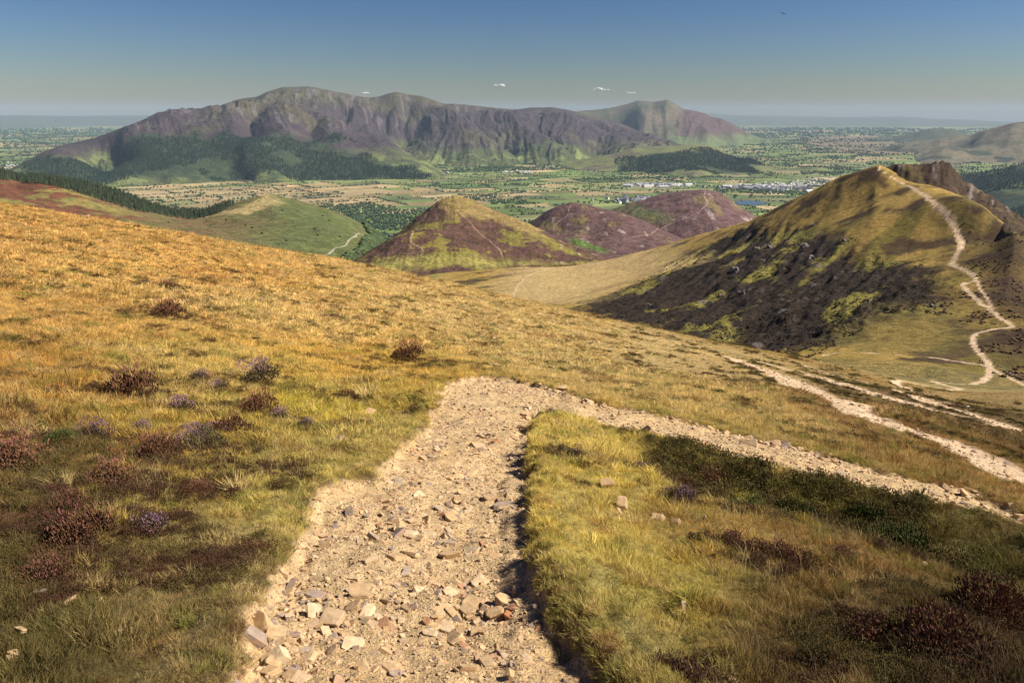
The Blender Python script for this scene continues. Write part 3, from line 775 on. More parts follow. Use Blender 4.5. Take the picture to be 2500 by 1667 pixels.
def build_fields():
    # a jittered, turned lattice in (azimuth, ln r): field size grows with distance
    st = .037; th = .5
    n = 84
    i, j = np.meshgrid(np.arange(-n, n), np.arange(-n, n))
    gx = (i + .30 * RNG.uniform(-1, 1, i.shape)) * st * 1.25; gy = (j + .30 * RNG.uniform(-1, 1, i.shape)) * st * .8
    A = gx * math.cos(th) - gy * math.sin(th); L = gx * math.sin(th) + gy * math.cos(th) + math.log(9000)
    A = A + .012 * fbm(A * 8, L * 8, 203, 2)
    X = np.exp(L) * np.sin(A); Y = np.exp(L) * np.cos(A)
    V = []; F = []; C = []; edges = []
    ok = (A > -.84) & (A < .87) & (L > math.log(2300)) & (L < math.log(44000))
    cx = (X[:-1, :-1] + X[1:, 1:]) / 2; cy = (Y[:-1, :-1] + Y[1:, 1:]) / 2
    tan = sstep(-300, 200, poly_sd(cx, cy, *Z_TAN) + 500 * fbm(cx * .001, cy * .001, 204, 3)); moor = poly_sd(cx, cy, *Z_MOOR) > 0
    for a in range(2 * n - 1):
        for b in range(2 * n - 1):
            q = [(a, b), (a, b + 1), (a + 1, b + 1), (a + 1, b)]
            if not all(ok[p] for p in q): continue
            k = len(V); c = None
            rr = random.random(); tn = tan[a, b]
            if rr < .15 + .7 * tn: c = TANS[random.randrange(4)] * random.uniform(.65, .95)
            else: c = GREENS[random.randrange(6)] * random.uniform(.65, 1.2)
            if moor[a, b]: c = np.array((.20, .155, .09)) * random.uniform(.8, 1.1)
            # split in half sometimes for smaller fields
            P = [(X[p], Y[p]) for p in q]
            V += P; F.append((k, k + 1, k + 2, k + 3)); C += [c] * 4
            edges.append((P[0], P[1])); edges.append((P[0], P[3]))
            if random.random() < .45:
                m1 = ((P[0][0] + P[1][0]) / 2, (P[0][1] + P[1][1]) / 2); m2 = ((P[3][0] + P[2][0]) / 2, (P[3][1] + P[2][1]) / 2)
                edges.append((m1, m2)); k2 = len(V)
                c2 = c * random.uniform(.75, 1.3) * np.array((random.uniform(.85, 1.2), 1, 1))
                F[-1] = (k, k + 4, k + 5, k + 3); V += [m1, m2]; C += [c, c]
                k3 = len(V); V += [m1, P[1], P[2], m2]; C += [c2] * 4; F.append((k3, k3 + 1, k3 + 2, k3 + 3))
    V = np.array(V); Z = floor_z(V[:, 0], V[:, 1])
    F = np.array(F)[:, ::-1]
    me = np_mesh('fields', np.column_stack([V, Z]), F, np.array(C), M_FIELD, smooth=False)
    tag(link('valley_fields', me), kind='structure')
    return edges
M_FIELD = terrain_mat('farm_fields', [(.004, 6), (.03, 4)], .28, .3, 6.0)
EDGES = build_fields()
X, Y = polar(-50, 52, 90, 1500, 60000, 80)
tag(link('valley_floor', np_mesh('valley_floor', np.stack([X, Y, X * 0 + FLOOR - 30], -1).reshape(-1, 3), grid_faces(*X.shape), np.full((X.size, 3), (.10, .13, .05)), M_FIELD)), kind='structure')

# lakes
def water_mat():
    N = NT('lake_water'); b = N.n('ShaderNodeBsdfPrincipled')
    b.inputs['Base Color'].default_value = (.055, .085, .10, 1); b.inputs['Roughness'].default_value = .25
    N.l(b.outputs[0], N.out.inputs[0]); return N.m
M_WATER = water_mat()
for pl in ([(1795,493),(1830,490),(1868,494),(1872,500),(1835,503),(1800,500)], [(2440,522),(2480,520),(2560,519),(2560,540),(2500,536),(2450,530)]):
    x, y = on_floor(pl); n = len(x)
    me = bpy.data.meshes.new('lake'); me.from_pydata([(x[i], y[i], FLOOR + 3) for i in range(n)], [], [tuple(range(n))]); me.materials.append(M_WATER)
    tag(link('lake', me), kind='structure')

# ------------------------------------------------------------------ low resolution tree shapes
def inst_mat(name, rough=.9, spec=.1, trans=0.0, var=.35):
    """colour comes from the placed clump, varied per leaf"""
    N = NT(name)
    b = N.n('ShaderNodeBsdfPrincipled'); b.inputs['Roughness'].default_value = rough; b.inputs['Specular IOR Level'].default_value = spec
    at = N.n('ShaderNodeAttribute', attribute_name='col', attribute_type='INSTANCER')
    vb = N.n('ShaderNodeAttribute', attribute_name='Col')
    mx = N.n('ShaderNodeMix', data_type='RGBA', blend_type='MULTIPLY'); mx.inputs[0].default_value = 1
    N.l(at.outputs['Color'], mx.inputs[6]); N.l(vb.outputs['Color'], mx.inputs[7])
    N.l(mx.outputs[2], b.inputs['Base Color'])
    if trans:
        t = N.n('ShaderNodeBsdfTranslucent'); N.l(mx.outputs[2], t.inputs['Color'])
        ms = N.n('ShaderNodeMixShader'); ms.inputs[0].default_value = trans
        N.l(b.outputs[0], ms.inputs[1]); N.l(t.outputs[0], ms.inputs[2]); N.l(ms.outputs[0], N.out.inputs[0])
    else: N.l(b.outputs[0], N.out.inputs[0])
    return N.m
def vcol_mat(name, rough=.9):
    N = NT(name); b = N.n('ShaderNodeBsdfPrincipled'); b.inputs['Roughness'].default_value = rough; b.inputs['Specular IOR Level'].default_value = .1
    vb = N.n('ShaderNodeAttribute', attribute_name='Col'); oi = N.n('ShaderNodeObjectInfo')
    mr = N.n('ShaderNodeMapRange'); mr.inputs['To Min'].default_value = .7; mr.inputs['To Max'].default_value = 1.3
    N.l(oi.outputs['Random'], mr.inputs['Value'])
    vm = N.n('ShaderNodeVectorMath', operation='SCALE'); N.l(vb.outputs['Color'], vm.inputs[0]); N.l(mr.outputs[0], vm.inputs['Scale'])
    N.l(vm.outputs[0], b.inputs['Base Color']); N.l(b.outputs[0], N.out.inputs[0]); return N.m
M_INST = inst_mat('leafage'); M_TREE = vcol_mat('tree_leafage')

def blob_tree(seed, mat, tint=(1, 1, 1)):
    """broad crown 1 unit high: a lumpy, uneven ball on a short stem"""
    rg = np.random.default_rng(seed); bm = bmesh.new()
    bmesh.ops.create_icosphere(bm, subdivisions=2, radius=.5)
    for v in bm.verts:
        n = rg.uniform(.72, 1.18)
        v.co = Vector((v.co.x * n * 1.05, v.co.y * n * 1.05, v.co.z * n * .9 + .55))
    me = bpy.data.meshes.new('broad_crown'); bm.to_mesh(me); bm.free()
    a = me.color_attributes.new('Col', 'FLOAT_COLOR', 'POINT'); c = np.ones((len(me.vertices), 4), np.float32)
    c[:, :3] = np.array(tint) * rg.uniform(.7, 1.3, (len(c), 1)); a.data.foreach_set('color', c.ravel())
    me.materials.append(mat); return me
def conifer(seed, mat, tiers=4, seg=7, tint=(1, 1, 1)):
    rg = np.random.default_rng(seed); V = []; F = []; C = []
    for t in range(tiers):
        z0 = .12 + .80 * t / tiers; z1 = min(1.0, z0 + 1.35 / tiers); rad = .19 * (1 - t / (tiers + .3)) * rg.uniform(.85, 1.15)
        k = len(V); V.append((0, 0, z1)); C.append(rg.uniform(.8, 1.3))
        for s in range(seg * 2):
            an = s * math.pi / seg + rg.uniform(-.15, .15) + t; rr = rad * (1.0 if s % 2 == 0 else .55) * rg.uniform(.8, 1.2)
            V.append((rr * math.cos(an), rr * math.sin(an), z0 + (0 if s % 2 == 0 else .04))); C.append(rg.uniform(.6, 1.2))
        for s in range(seg * 2): F.append((k, k + 1 + s, k + 1 + (s + 1) % (seg * 2)))
    me = np_mesh('conifer_crown', V, F, np.array(C)[:, None] * np.array(tint), mat, smooth=False); return me
def stem_mesh(h, r):
    V = []; F = []
    for z, rr in ((0, r), (h, r * .6)):
        for s in range(5): V.append((rr * math.cos(s * 1.2566), rr * math.sin(s * 1.2566), z))
    for s in range(5): F.append((s, (s + 1) % 5, 5 + (s + 1) % 5, 5 + s))
    return np_mesh('trunk', V, F, np.full((10, 3), (.16, .12, .09)), M_TREE)

def instancer(name, objs, P, rot, scl, idx, col, parent=None):
    """one object of kind stuff: the given shapes set on points, each with its own turn, size and colour"""
    c = bpy.data.collections.new(name + '_shapes')
    for k, me in enumerate(objs):
        o = bpy.data.objects.new(f'{name}_{k:02d}', me); c.objects.link(o)
    me = bpy.data.meshes.new(name); n = len(P)
    me.vertices.add(n); me.vertices.foreach_set('co', np.asarray(P, np.float32).ravel())
    def at(nm, ty, d, key='value'):
        a = me.attributes.new(nm, ty, 'POINT'); a.data.foreach_set(key, np.ascontiguousarray(d).ravel())
    at('rot', 'FLOAT_VECTOR', np.asarray(rot, np.float32), 'vector'); at('scl', 'FLOAT_VECTOR', np.asarray(scl, np.float32), 'vector')
    at('idx', 'INT', np.asarray(idx, np.int32)); cc = np.ones((n, 4), np.float32); cc[:, :3] = np.clip(col, .003, 1); at('col', 'FLOAT_COLOR', cc, 'color')
    o = link(name, me, parent)
    g = bpy.data.node_groups.new(name + '_nodes', 'GeometryNodeTree')
    g.interface.new_socket('Geometry', in_out='INPUT', socket_type='NodeSocketGeometry'); g.interface.new_socket('Geometry', in_out='OUTPUT', socket_type='NodeSocketGeometry')
    gi = g.nodes.new('NodeGroupInput'); go = g.nodes.new('NodeGroupOutput'); ip = g.nodes.new('GeometryNodeInstanceOnPoints'); ci = g.nodes.new('GeometryNodeCollectionInfo')
    ci.inputs['Collection'].default_value = c; ci.inputs['Separate Children'].default_value = True; ci.inputs['Reset Children'].default_value = True
    def na(nm, ty):
        a = g.nodes.new('GeometryNodeInputNamedAttribute'); a.data_type = ty; a.inputs['Name'].default_value = nm; return a.outputs['Attribute']
    L = g.links.new
    L(gi.outputs[0], ip.inputs['Points']); L(ci.outputs[0], ip.inputs['Instance']); ip.inputs['Pick Instance'].default_value = True
    L(na('idx', 'INT'), ip.inputs['Instance Index']); L(na('rot', 'FLOAT_VECTOR'), ip.inputs['Rotation']); L(na('scl', 'FLOAT_VECTOR'), ip.inputs['Scale'])
    L(ip.outputs[0], go.inputs[0])
    md = o.modifiers.new('scatter', 'NODES'); md.node_group = g
    tag(o, kind='stuff'); return o

BLOBS = [blob_tree(s, M_INST) for s in range(4)]
CONES = [conifer(s, M_INST) for s in range(20, 24)]
DARKG = np.array((.040, .062, .026))
def scatter_trees(name, x, y, z, size, kinds, base, var=.35):
    n = len(x); rg = RNG
    sc = size * rg.uniform(.7, 1.3, n)
    S3 = np.stack([sc * rg.uniform(.9, 1.3, n), sc * rg.uniform(.9, 1.3, n), sc], 1)
    R = np.zeros((n, 3)); R[:, 2] = rg.uniform(0, 6.28, n)
    C = base * rg.uniform(1 - var, 1 + var, (n, 1)) * rg.uniform(.85, 1.15, (n, 3))
    return instancer(name, kinds, np.stack([x, y, z - .5], 1), R, S3, rg.integers(0, len(kinds), n), C)

# hedgerow trees along the field edges
hx = []; hy = []; hs = []
for (p, q) in EDGES:
    r = math.hypot(p[0], p[1]); L = math.hypot(q[0] - p[0], q[1] - p[1])
    if r < 4200 or r > 32000: continue
    den = gn(np.array(p[0] * .0007), np.array(p[1] * .0007), 210)
    if random.random() > .62 + .3 * den: continue
    step = max(12, r * .0022); m = int(L / step)
    keep = random.uniform(.3, .95)
    for k in range(m):
        if random.random() < keep:
            t = (k + random.random()) / max(m, 1)
            hx.append(p[0] + t * (q[0] - p[0]) + random.gauss(0, 3 + r * .0004)); hy.append(p[1] + t * (q[1] - p[1]) + random.gauss(0, 3 + r * .0004)); hs.append(max(9, r * .0013) * random.uniform(.7, 1.3))
hx, hy, hs = np.array(hx), np.array(hy), np.array(hs)
# woods
def cand(n, a0, a1, r0, r1):
    az = RNG.uniform(math.radians(a0), math.radians(a1), n); r = np.exp(RNG.uniform(math.log(r0), math.log(r1), n)); return r * np.sin(az), r * np.cos(az)
wx, wy = cand(190000, -40, 42, 2300, 34000)
wr = np.hypot(wx, wy)
Z_NEARW = on_floor([(780,500),(870,490),(960,505),(1010,530),(1010,560),(900,700),(760,600)])
Z_KW = on_floor([(1180,500),(1330,470),(1500,470),(1560,500),(1500,545),(1150,545)])
Z_VF = on_floor([(0,395),(220,408),(420,425),(700,438),(1000,412),(1450,395),(1500,412),(1250,418),(1000,425),(880,438),(600,448),(250,440),(0,430)])
wn_ = fbm(wx * .0011, wy * .0016, 211, 4, .6) + .14 * fbm(wx * .006, wy * .006, 212, 2)
thr = .32 - .30 * (poly_sd(wx, wy, *Z_NEARW) > 0) * 2 - .22 * (poly_sd(wx, wy, *Z_KW) > 0) - .33 * (poly_sd(wx, wy, *Z_VF) > 0) + .25 * (poly_sd(wx, wy, *Z_TAN) > 0) + .2 * (poly_sd(wx, wy, *Z_MOOR) > 0)
k = wn_ > thr
wx, wy, wr = wx[k], wy[k], wr[k]
VX = np.concatenate([hx, wx]); VY = np.concatenate([hy, wy]); VS = np.concatenate([hs, np.maximum(10, wr * .0016)])
scatter_trees('valley_trees', VX, VY, floor_z(VX, VY), VS, BLOBS, np.array((.045, .074, .036)))

# the woods on the mountain foot, the low hill and the fell at the right
def forest(name, surf, poly, n, box, size, gap, kinds, base):
    a0, a1, r0, r1 = box
    x, y = cand(n, a0, a1, r0, r1)
    d = poly_sd(x, y, *poly) + 260 * fbm(x * .003, y * .003, 221, 3)
    g = fbm(x * .0013, y * .0013, 222, 4, .6)
    k = (d > 0) & (g > gap)
    x, y = x[k], y[k]; z = surf.zf(x, y); k = z > FLOOR - 5
    scatter_trees(name, x[k], y[k], z[k], size, kinds, base)
forest('mountain_forest', SK, SK_FOR, 60000, (-33, -5, 6900, 10500), 21, -.32, CONES, np.array((.032, .054, .036)))
forest('hill_forest', LT, LT_F, 16000, (6, 18, 7600, 9600), 20, -.5, CONES, np.array((.036, .060, .034)))
RWP = (np.array([-1, 1, 1, -1]) * 1e5, np.array([-1, -1, 1, 1]) * 1e5)
forest('fell_forest', RW, RWP, 12000, (27, 41, 4600, 7400), 18, -.15, CONES, np.array((.035, .052, .030)))

# ------------------------------------------------------------------ houses
def house_mesh(w, d, h, wall, roof):
    me = bpy.data.meshes.new('house_shape'); hw, hd = w / 2, d / 2; rh = h * .55; e = .35
    vs = [(-hw,-hd,-3),(hw,-hd,-3),(hw,hd,-3),(-hw,hd,-3),(-hw,-hd,h),(hw,-hd,h),(hw,hd,h),(-hw,hd,h),(-hw,0,h+rh),(hw,0,h+rh),
          (-hw-e,-hd-e,h-.1),(hw+e,-hd-e,h-.1),(hw+e,0,h+rh+.2),(-hw-e,0,h+rh+.2),(hw+e,hd+e,h-.1),(-hw-e,hd+e,h-.1)]
    fs = [(0,1,5,4),(1,2,6,9,5),(2,3,7,6),(3,0,4,8,7),(10,11,12,13),(13,12,14,15)]
    cx = hw * .7
    b = len(vs)
    vs += [(cx-.5,-.5,h+rh-.8),(cx+.5,-.5,h+rh-.8),(cx+.5,.5,h+rh-.8),(cx-.5,.5,h+rh-.8),(cx-.5,-.5,h+rh+1.2),(cx+.5,-.5,h+rh+1.2),(cx+.5,.5,h+rh+1.2),(cx-.5,.5,h+rh+1.2)]
    fs += [(b,b+1,b+5,b+4),(b+1,b+2,b+6,b+5),(b+2,b+3,b+7,b+6),(b+3,b,b+4,b+7),(b+4,b+5,b+6,b+7)]
    me.from_pydata(vs, [], fs); me.materials.append(wall); me.materials.append(roof)
    for i, p in enumerate(me.polygons): p.material_index = 1 if i in (4, 5) else 0
    return me
def flat_mat(name, c, rough=.8, sc=2.0):
    N = NT(name); b = N.n('ShaderNodeBsdfPrincipled'); b.inputs['Roughness'].default_value = rough; b.inputs['Specular IOR Level'].default_value = .2
    nz = N.n('ShaderNodeTexNoise'); nz.inputs['Scale'].default_value = sc; nz.inputs['Detail'].default_value = 4
    tc = N.n('ShaderNodeTexCoord'); N.l(tc.outputs['Object'], nz.inputs['Vector'])
    mr = N.n('ShaderNodeMapRange'); mr.inputs['To Min'].default_value = .75; mr.inputs['To Max'].default_value = 1.2; N.l(nz.outputs[0], mr.inputs['Value'])
    vm = N.n('ShaderNodeVectorMath', operation='SCALE'); vm.inputs[0].default_value = c; N.l(mr.outputs[0], vm.inputs['Scale'])
    N.l(vm.outputs[0], b.inputs['Base Color']); N.l(b.outputs[0], N.out.inputs[0]); return N.m
MW = flat_mat('white_render', (.62, .61, .58)); MG = flat_mat('grey_stone_wall', (.40, .38, .38)); MR = flat_mat('slate_roof', (.20, .20, .23)); MR2 = flat_mat('pale_roof', (.50, .50, .52))
HM = [house_mesh(12, 9, 6, MW, MR), house_mesh(20, 10, 7, MW, MR), house_mesh(14, 9, 6.5, MG, MR), house_mesh(34, 14, 7, MW, MR2)]
clusters = [(1600,453,70,4,46,'small pale house in the western street of the valley town','houses of the valley town'),
 (1880,457,85,8,120,'small pale house in the dense middle of the valley town','houses of the valley town'),
 (1990,448,55,12,46,'small pale house in the leafy eastern side of the valley town','houses of the valley town'),
 (1575,490,55,6,44,'small pale house in the village just left of the purple hill top','houses beside the purple hill'),
 (1270,421,48,3.5,34,'small pale house in the row along the foot of the mountain','houses along the mountain foot'),
 (1060,424,50,3,12,'small white farm house left of the row under the mountain','houses along the mountain foot'),
 (880,436,60,3,9,'lone white farm house where the conifer wood meets the fields','farm houses by the wood'),
 (25,404,35,5,16,'small pale house in the village at the far left of the valley','houses of the left village'),
 (330,440,12,1,3,'white farm building on the green field below the mountain wood','farm houses by the wood'),
 (1400,400,60,5,8,'white house among trees above the fields under the mountain','houses along the mountain foot')]
hq = []
for (u, v, su, sv, n, lb, gp) in clusters:
    for _ in range(int(n * (2.4 if 'town' in lb or 'village' in lb else 1.3))):
        uu = u + random.gauss(0, su * .6); vv = v + random.gauss(0, sv * .6)
        (x,), (y,) = on_floor([(uu, vv)]); hq.append((x, y, lb, gp, random.choice((0, 0, 1, 1, 2, 2, 3) if 'town' in lb else (0, 1, 1, 0))))
hq.sort(key=lambda t: math.hypot(t[0], t[1]))
for (x, y, lb, gp, k) in hq[:300]:
    o = link('house', HM[k], None, (x, y, float(floor_z(np.array(x), np.array(y)))), (0, 0, random.uniform(0, 3.14)), (1, 1, 1))
    s = random.uniform(1.5, 2.1); o.scale = (s, s, s); tag(o, lb, 'house', gp)
if hq[300:]:
    V = []; F = []
    for (x, y, lb, gp, k) in hq[300:]:
        b = len(V); a = random.uniform(0, 3.14); z = float(floor_z(np.array(x), np.array(y)))
        pts = [(-8,-5,0),(8,-5,0),(8,5,0),(-8,5,0),(-8,-5,7),(8,-5,7),(8,5,7),(-8,5,7),(-8,0,10),(8,0,10)]
        V += [(x + p[0] * math.cos(a) - p[1] * math.sin(a), y + p[0] * math.sin(a) + p[1] * math.cos(a), z + p[2]) for p in pts]
        F += [tuple(b + i for i in f) for f in ((0,1,5,4),(2,3,7,6),(1,2,6,5),(3,0,4,7),(4,5,9,8),(8,9,6,7),(5,6,9),(4,8,7))]
    me = bpy.data.meshes.new('town_houses'); me.from_pydata(V, [], F); me.materials.append(MW); tag(link('far_houses', me), kind='stuff')

# ------------------------------------------------------------------ conifer plantation on the left ridge
fr = np.array([(-60,434),(40,440),(60,443),(115,451),(170,466),(230,486),(325,512),(413,530),(480,532),(540,520),(575,500)], float)
bk = np.array([(-60,412),(40,430),(60,436),(115,438),(170,447),(230,457),(325,485),(413,517),(480,519),(540,505),(575,495)], float)
tx, ty = [], []
for _ in range(5200):
    u = random.uniform(-60, 572); t = random.random() ** .8
    v = np.interp(u, fr[:, 0], fr[:, 1]) * (1 - t) + np.interp(u, bk[:, 0], bk[:, 1]) * t
    if abs(u - 232) < 1.5: continue
    tx.append(u); ty.append(v)
fx_, fy_ = EL.hit(np.array(tx), np.array(ty), 1750, 2450)
# a strip of wood running on over the crest
ex, ey = cand(1500, -34.5, -20, 2130, 2420)
fx_ = np.concatenate([fx_, ex]); fy_ = np.concatenate([fy_, ey])
cell = {}
for x, y in zip(fx_, fy_):
    kk = (int(x // 6.5), int(y // 6.5))
    if kk not in cell: cell[kk] = (x, y)
pt = np.array(list(cell.values()))
# the outer edge facing the viewer comes first
pr = np.hypot(pt[:, 0], pt[:, 1]); az_ = np.arctan2(pt[:, 0], pt[:, 1])
fa, _w = sight(fr[:, 0], fr[:, 1]); fxx, fyy = EL.hit(fr[:, 0], fr[:, 1], 1750, 2450)
frr = np.interp(az_, fa, np.hypot(fxx, fyy)); order = np.argsort(pr - frr + 25 * (az_ < -.56))
pt = pt[order]; pz = EL.zf(pt[:, 0], pt[:, 1])
crowns = [conifer(40 + s, M_TREE, 6, 7, (.050, .070, .036)) for s in range(4)]; trunk = stem_mesh(.3, .018)
for i in range(300):
    o = empty('pine_tree', (pt[i, 0], pt[i, 1], pz[i] - .3), random.uniform(0, 6.28)); h = random.uniform(12, 17)
    o.scale = (h * .9, h * .9, h)
    tag(o, 'dark conifer with a bare pale trunk on the near edge of the ridge plantation', 'pine tree', 'conifers on the near edge of the plantation')
    link('crown', crowns[i % 4], o); link('trunk', trunk, o)
n = len(pt) - 300
CN2 = [conifer(60 + s, M_INST, 5, 6) for s in range(3)]
scatter_trees('conifer_plantation', pt[300:, 0], pt[300:, 1], pz[300:], np.full(n, 14.5), CN2, np.array((.050, .066, .036)), .3)

# thorn bushes dotted on the green hill
bsm = blob_tree(77, M_TREE, (.06, .08, .03))
for (u, v) in ((412,544),(552,537),(600,552),(615,556),(788,527),(805,541),(776,575),(770,558),(640,570),(700,590),(830,580),(690,515)):
    x, y = EL.hit([u], [v], 1350, 2300); z = EL.zf(x, y)
    o = link('bush', bsm, None, (x[0], y[0], z[0] - 1), (0, 0, random.uniform(0, 6)), (6, 6, 5)); tag(o, 'small dark bush standing alone on the open green hillside', 'bush', 'bushes on the green hill')
# bushes in the gill between the green hill and the heather hill
x, y = cand(9000, -14, -6, 1450, 2600)
zz = EL.zf(x, y); k = (poly_sd(x, y, *seg_poly(EL, [(885,535),(930,560),(960,620),(880,645),(830,640),(880,610),(905,580)], 1350, 2600)) > 0)
scatter_trees('gill_woodland', x[k], y[k], zz[k], 9.0, BLOBS, np.array((.06, .085, .035)))
# ================================================================== NEAR VEGETATION
BUSHES = [ # u, v, width in picture units, kind, label
 (627,924,88,'purple','large dome of mauve heather highest on the left bank, above the path bend'),
 (486,922,44,'purple','small mauve heather tuft left of the large heather dome'),
 (534,948,44,'purple','narrow mauve heather sprig between two heather tufts on the left bank'),
 (436,1004,62,'purple','round brownish heather clump with pale mauve top, mid left bank'),
 (228,1070,78,'purple','tall purple-flowered heather clump standing alone toward the left edge'),
 (343,1048,40,'purple','little purple heather tuft right of the tall purple clump'),
 (388,1108,100,'brown','broad rusty brown heather bush in the middle of the left bank'),
 (494,1082,92,'purple','wide purple heather patch right of the rusty brown bush'),
 (560,1060,90,'brown','dull brown heather mound behind the wide purple patch'),
 (627,1002,84,'brown','dark rust-tipped heather clump below the large heather dome'),
 (684,1022,38,'purple','small mauve heather sprig beside the dark rust-tipped clump'),
 (746,1040,36,'purple','tiny mauve heather tuft nearest the path bend on the left'),
 (45,1135,150,'brown','dark red-brown heather mass cut by the left edge of the photo'),
 (150,1085,70,'green','dark green heather cushion near the left edge'),
 (285,1178,110,'brown','dull brown heather clump low on the left bank with few flowers'),
 (482,1195,70,'brown','faded pinkish heather tuft above the worn turf'),
 (170,1250,80,'brown','small dark red heather tuft above the broad dark heather patch'),
 (377,1288,80,'purple','bright purple heather clump alone in the grass at lower left'),
 (205,1335,170,'brown','broad dark maroon heather patch at lower left'),
 (110,1400,120,'brown','shadowy maroon heather clump below the broad maroon patch'),
 (1000,872,80,'brown','dark heather hummock high on the slope behind the path bend'),
 (842,962,70,'brown','brown heather clump on the slope just left of the dark hollow'),
 (330,960,120,'brown','reddish heather drift on the upper part of the left bank'),
 (413,697,50,'brown','small brown heather tuft far up the golden slope'),
 (418,768,90,'brown','dark hummock with sprawling stems far up the golden slope'),
 (1403,1118,46,'purple','small purple heather tuft in the grass inside the path fork'),
 (1568,1138,42,'purple','faint mauve heather tuft right of the small purple one inside the fork'),
 (1668,1142,72,'brown','upright brown heather bush below the right-hand path'),
 (1735,1130,60,'brown','brown heather bush on the bank edge right of the upright one'),
 (1815,1215,120,'green','rounded dark green shrub on the bank below the right-hand path'),
 (1950,1200,90,'green','dark green shrub hugging the stony edge of the right-hand path'),
 (2120,1225,110,'green','bushy green shrub right along the bank below the path'),
 (2200,1270,120,'green','deep green shrub in the shaded part of the bank'),
 (1668,1215,60,'purple','low mauve heather streak left of the rounded dark shrub'),
 (1795,1332,70,'brown','left end of the long dark heather drift in the right-hand grass'),
 (1845,1345,80,'brown','second clump in the long dark heather drift, middle of the grass'),
 (1900,1362,80,'brown','third clump in the long dark heather drift'),
 (1950,1388,80,'brown','right end of the long dark heather drift'),
 (2062,1372,64,'brown','small separate brown heather tuft right of the long drift'),
 (2290,1590,190,'brown','large dim heather mass in the lower right corner'),
 (2120,1560,150,'brown','dark brown heather mass left of the corner heather'),
 (2420,1500,170,'brown','blackish heather mass at the right edge'),
]
def gh(x, y):
    z, sd, tm = G_height(x, y); return z

def tuft(seed, n, w, lean, spread, curl=.35, tint=((1,1,1),(1.25,1.15,.9))):
    """a clump of curved grass blades one unit high"""
    rg = np.random.default_rng(seed); V = []; F = []; C = []
    base_lean = rg.uniform(0, 6.28)
    for i in range(n):
        a = rg.uniform(0, 6.28); d = spread * math.sqrt(rg.uniform()); x, y = d * math.cos(a), d * math.sin(a)
        h = rg.uniform(.45, 1.0); la = a * .6 + base_lean * .4 + rg.uniform(-.7, .7); ln = lean * rg.uniform(.3, 1.3)
        bw = w * rg.uniform(.6, 1.3); fa = rg.uniform(0, 3.14); sx, sy = bw * math.cos(fa), bw * math.sin(fa)
        k = len(V); c = rg.uniform(.35, 1.35); t0, t1 = np.array(tint[0]) * c, np.array(tint[1]) * c
        if rg.uniform() < .3: t0 = np.array((1.5, 1.3, 1.5)) * (.7 + .5 * c); t1 = np.array((1.9, 1.7, 2.0)) * (.7 + .5 * c)
        for (t, ww) in ((0, 1), (.55, .8)):
            ox = x + math.cos(la) * ln * t ** 1.6; oy = y + math.sin(la) * ln * t ** 1.6; z = h * t * (1 - curl * t * .3)
            V += [(ox - sx * ww, oy - sy * ww, z - (.08 if t == 0 else 0)), (ox + sx * ww, oy + sy * ww, z - (.08 if t == 0 else 0))]; C += [t0 * (1 - t) + t1 * t] * 2
        V.append((x + math.cos(la) * ln, y + math.sin(la) * ln, h * (1 - curl * .5 * ln))); C.append(t1)
        F += [(k, k + 1, k + 3), (k, k + 3, k + 2), (k + 2, k + 3, k + 4)]
    return np_mesh('grass_clump', np.array(V), np.array(F), np.array(C), M_GRASS, smooth=True)
M_GRASS = inst_mat('grass_blades', .75, .12, .28)

def sprig_bush(seed, n, mat, dome=True, leaf=.07, tint=(1, 1, 1), top=None, top_n=0):
    """dome of small upright leafy sprigs, one unit across"""
    rg = np.random.default_rng(seed); V = []; F = []; C = []
    def spindle(p, d, L, w, c):
        k = len(V); d = d / np.linalg.norm(d); s = np.cross(d, (.3, .7, .2)); s /= np.linalg.norm(s); t = np.cross(d, s)
        m = p + d * L * .45
        V.append(p); V.append(m + s * w); V.append(m + t * w); V.append(m - s * w); V.append(m - t * w); V.append(p + d * L)
        C.extend([c * .9] * 5 + [c * 1.15])
        for i in range(4):
            a, b = k + 1 + i, k + 1 + (i + 1) % 4; F.append((k, b, a)); F.append((k + 5, a, b))
    lobes = [(rg.uniform(-.24, .24), rg.uniform(-.24, .24), rg.uniform(.20, .36), rg.uniform(.6, 1.1)) for _ in range(6)]
    for i in range(n + top_n):
        fl = i >= n
        lb = lobes[rg.integers(0, 6)]; a = rg.uniform(0, 6.28); q0 = math.sqrt(rg.uniform(0, 1)); rr = lb[2] * q0; hh = math.sqrt(max(0, 1 - (q0 / 1.04) ** 2)) * lb[3]
        q = .55 + .45 * rg.uniform() if not fl else rg.uniform(.92, 1.05)
        p = np.array((lb[0] + rr * math.cos(a), lb[1] + rr * math.sin(a), .42 * hh * q * rg.uniform(.55, 1.0) if not fl else .42 * hh * rg.uniform(.85, 1.02)))
        d = np.array((math.cos(a) * rr * 1.6 + rg.normal(0, .3), math.sin(a) * rr * 1.6 + rg.normal(0, .3), .75))
        if fl: spindle(p, d, leaf * 1.25, leaf * .20, np.array(top) * rg.uniform(.65, 1.4))
        else: spindle(p, d, leaf * rg.uniform(.8, 1.6), leaf * rg.uniform(.16, .28), np.array(tint) * rg.uniform(.45, 1.6))
    return np_mesh('sprigs', np.array(V), np.array(F), np.array(C), mat, smooth=False)

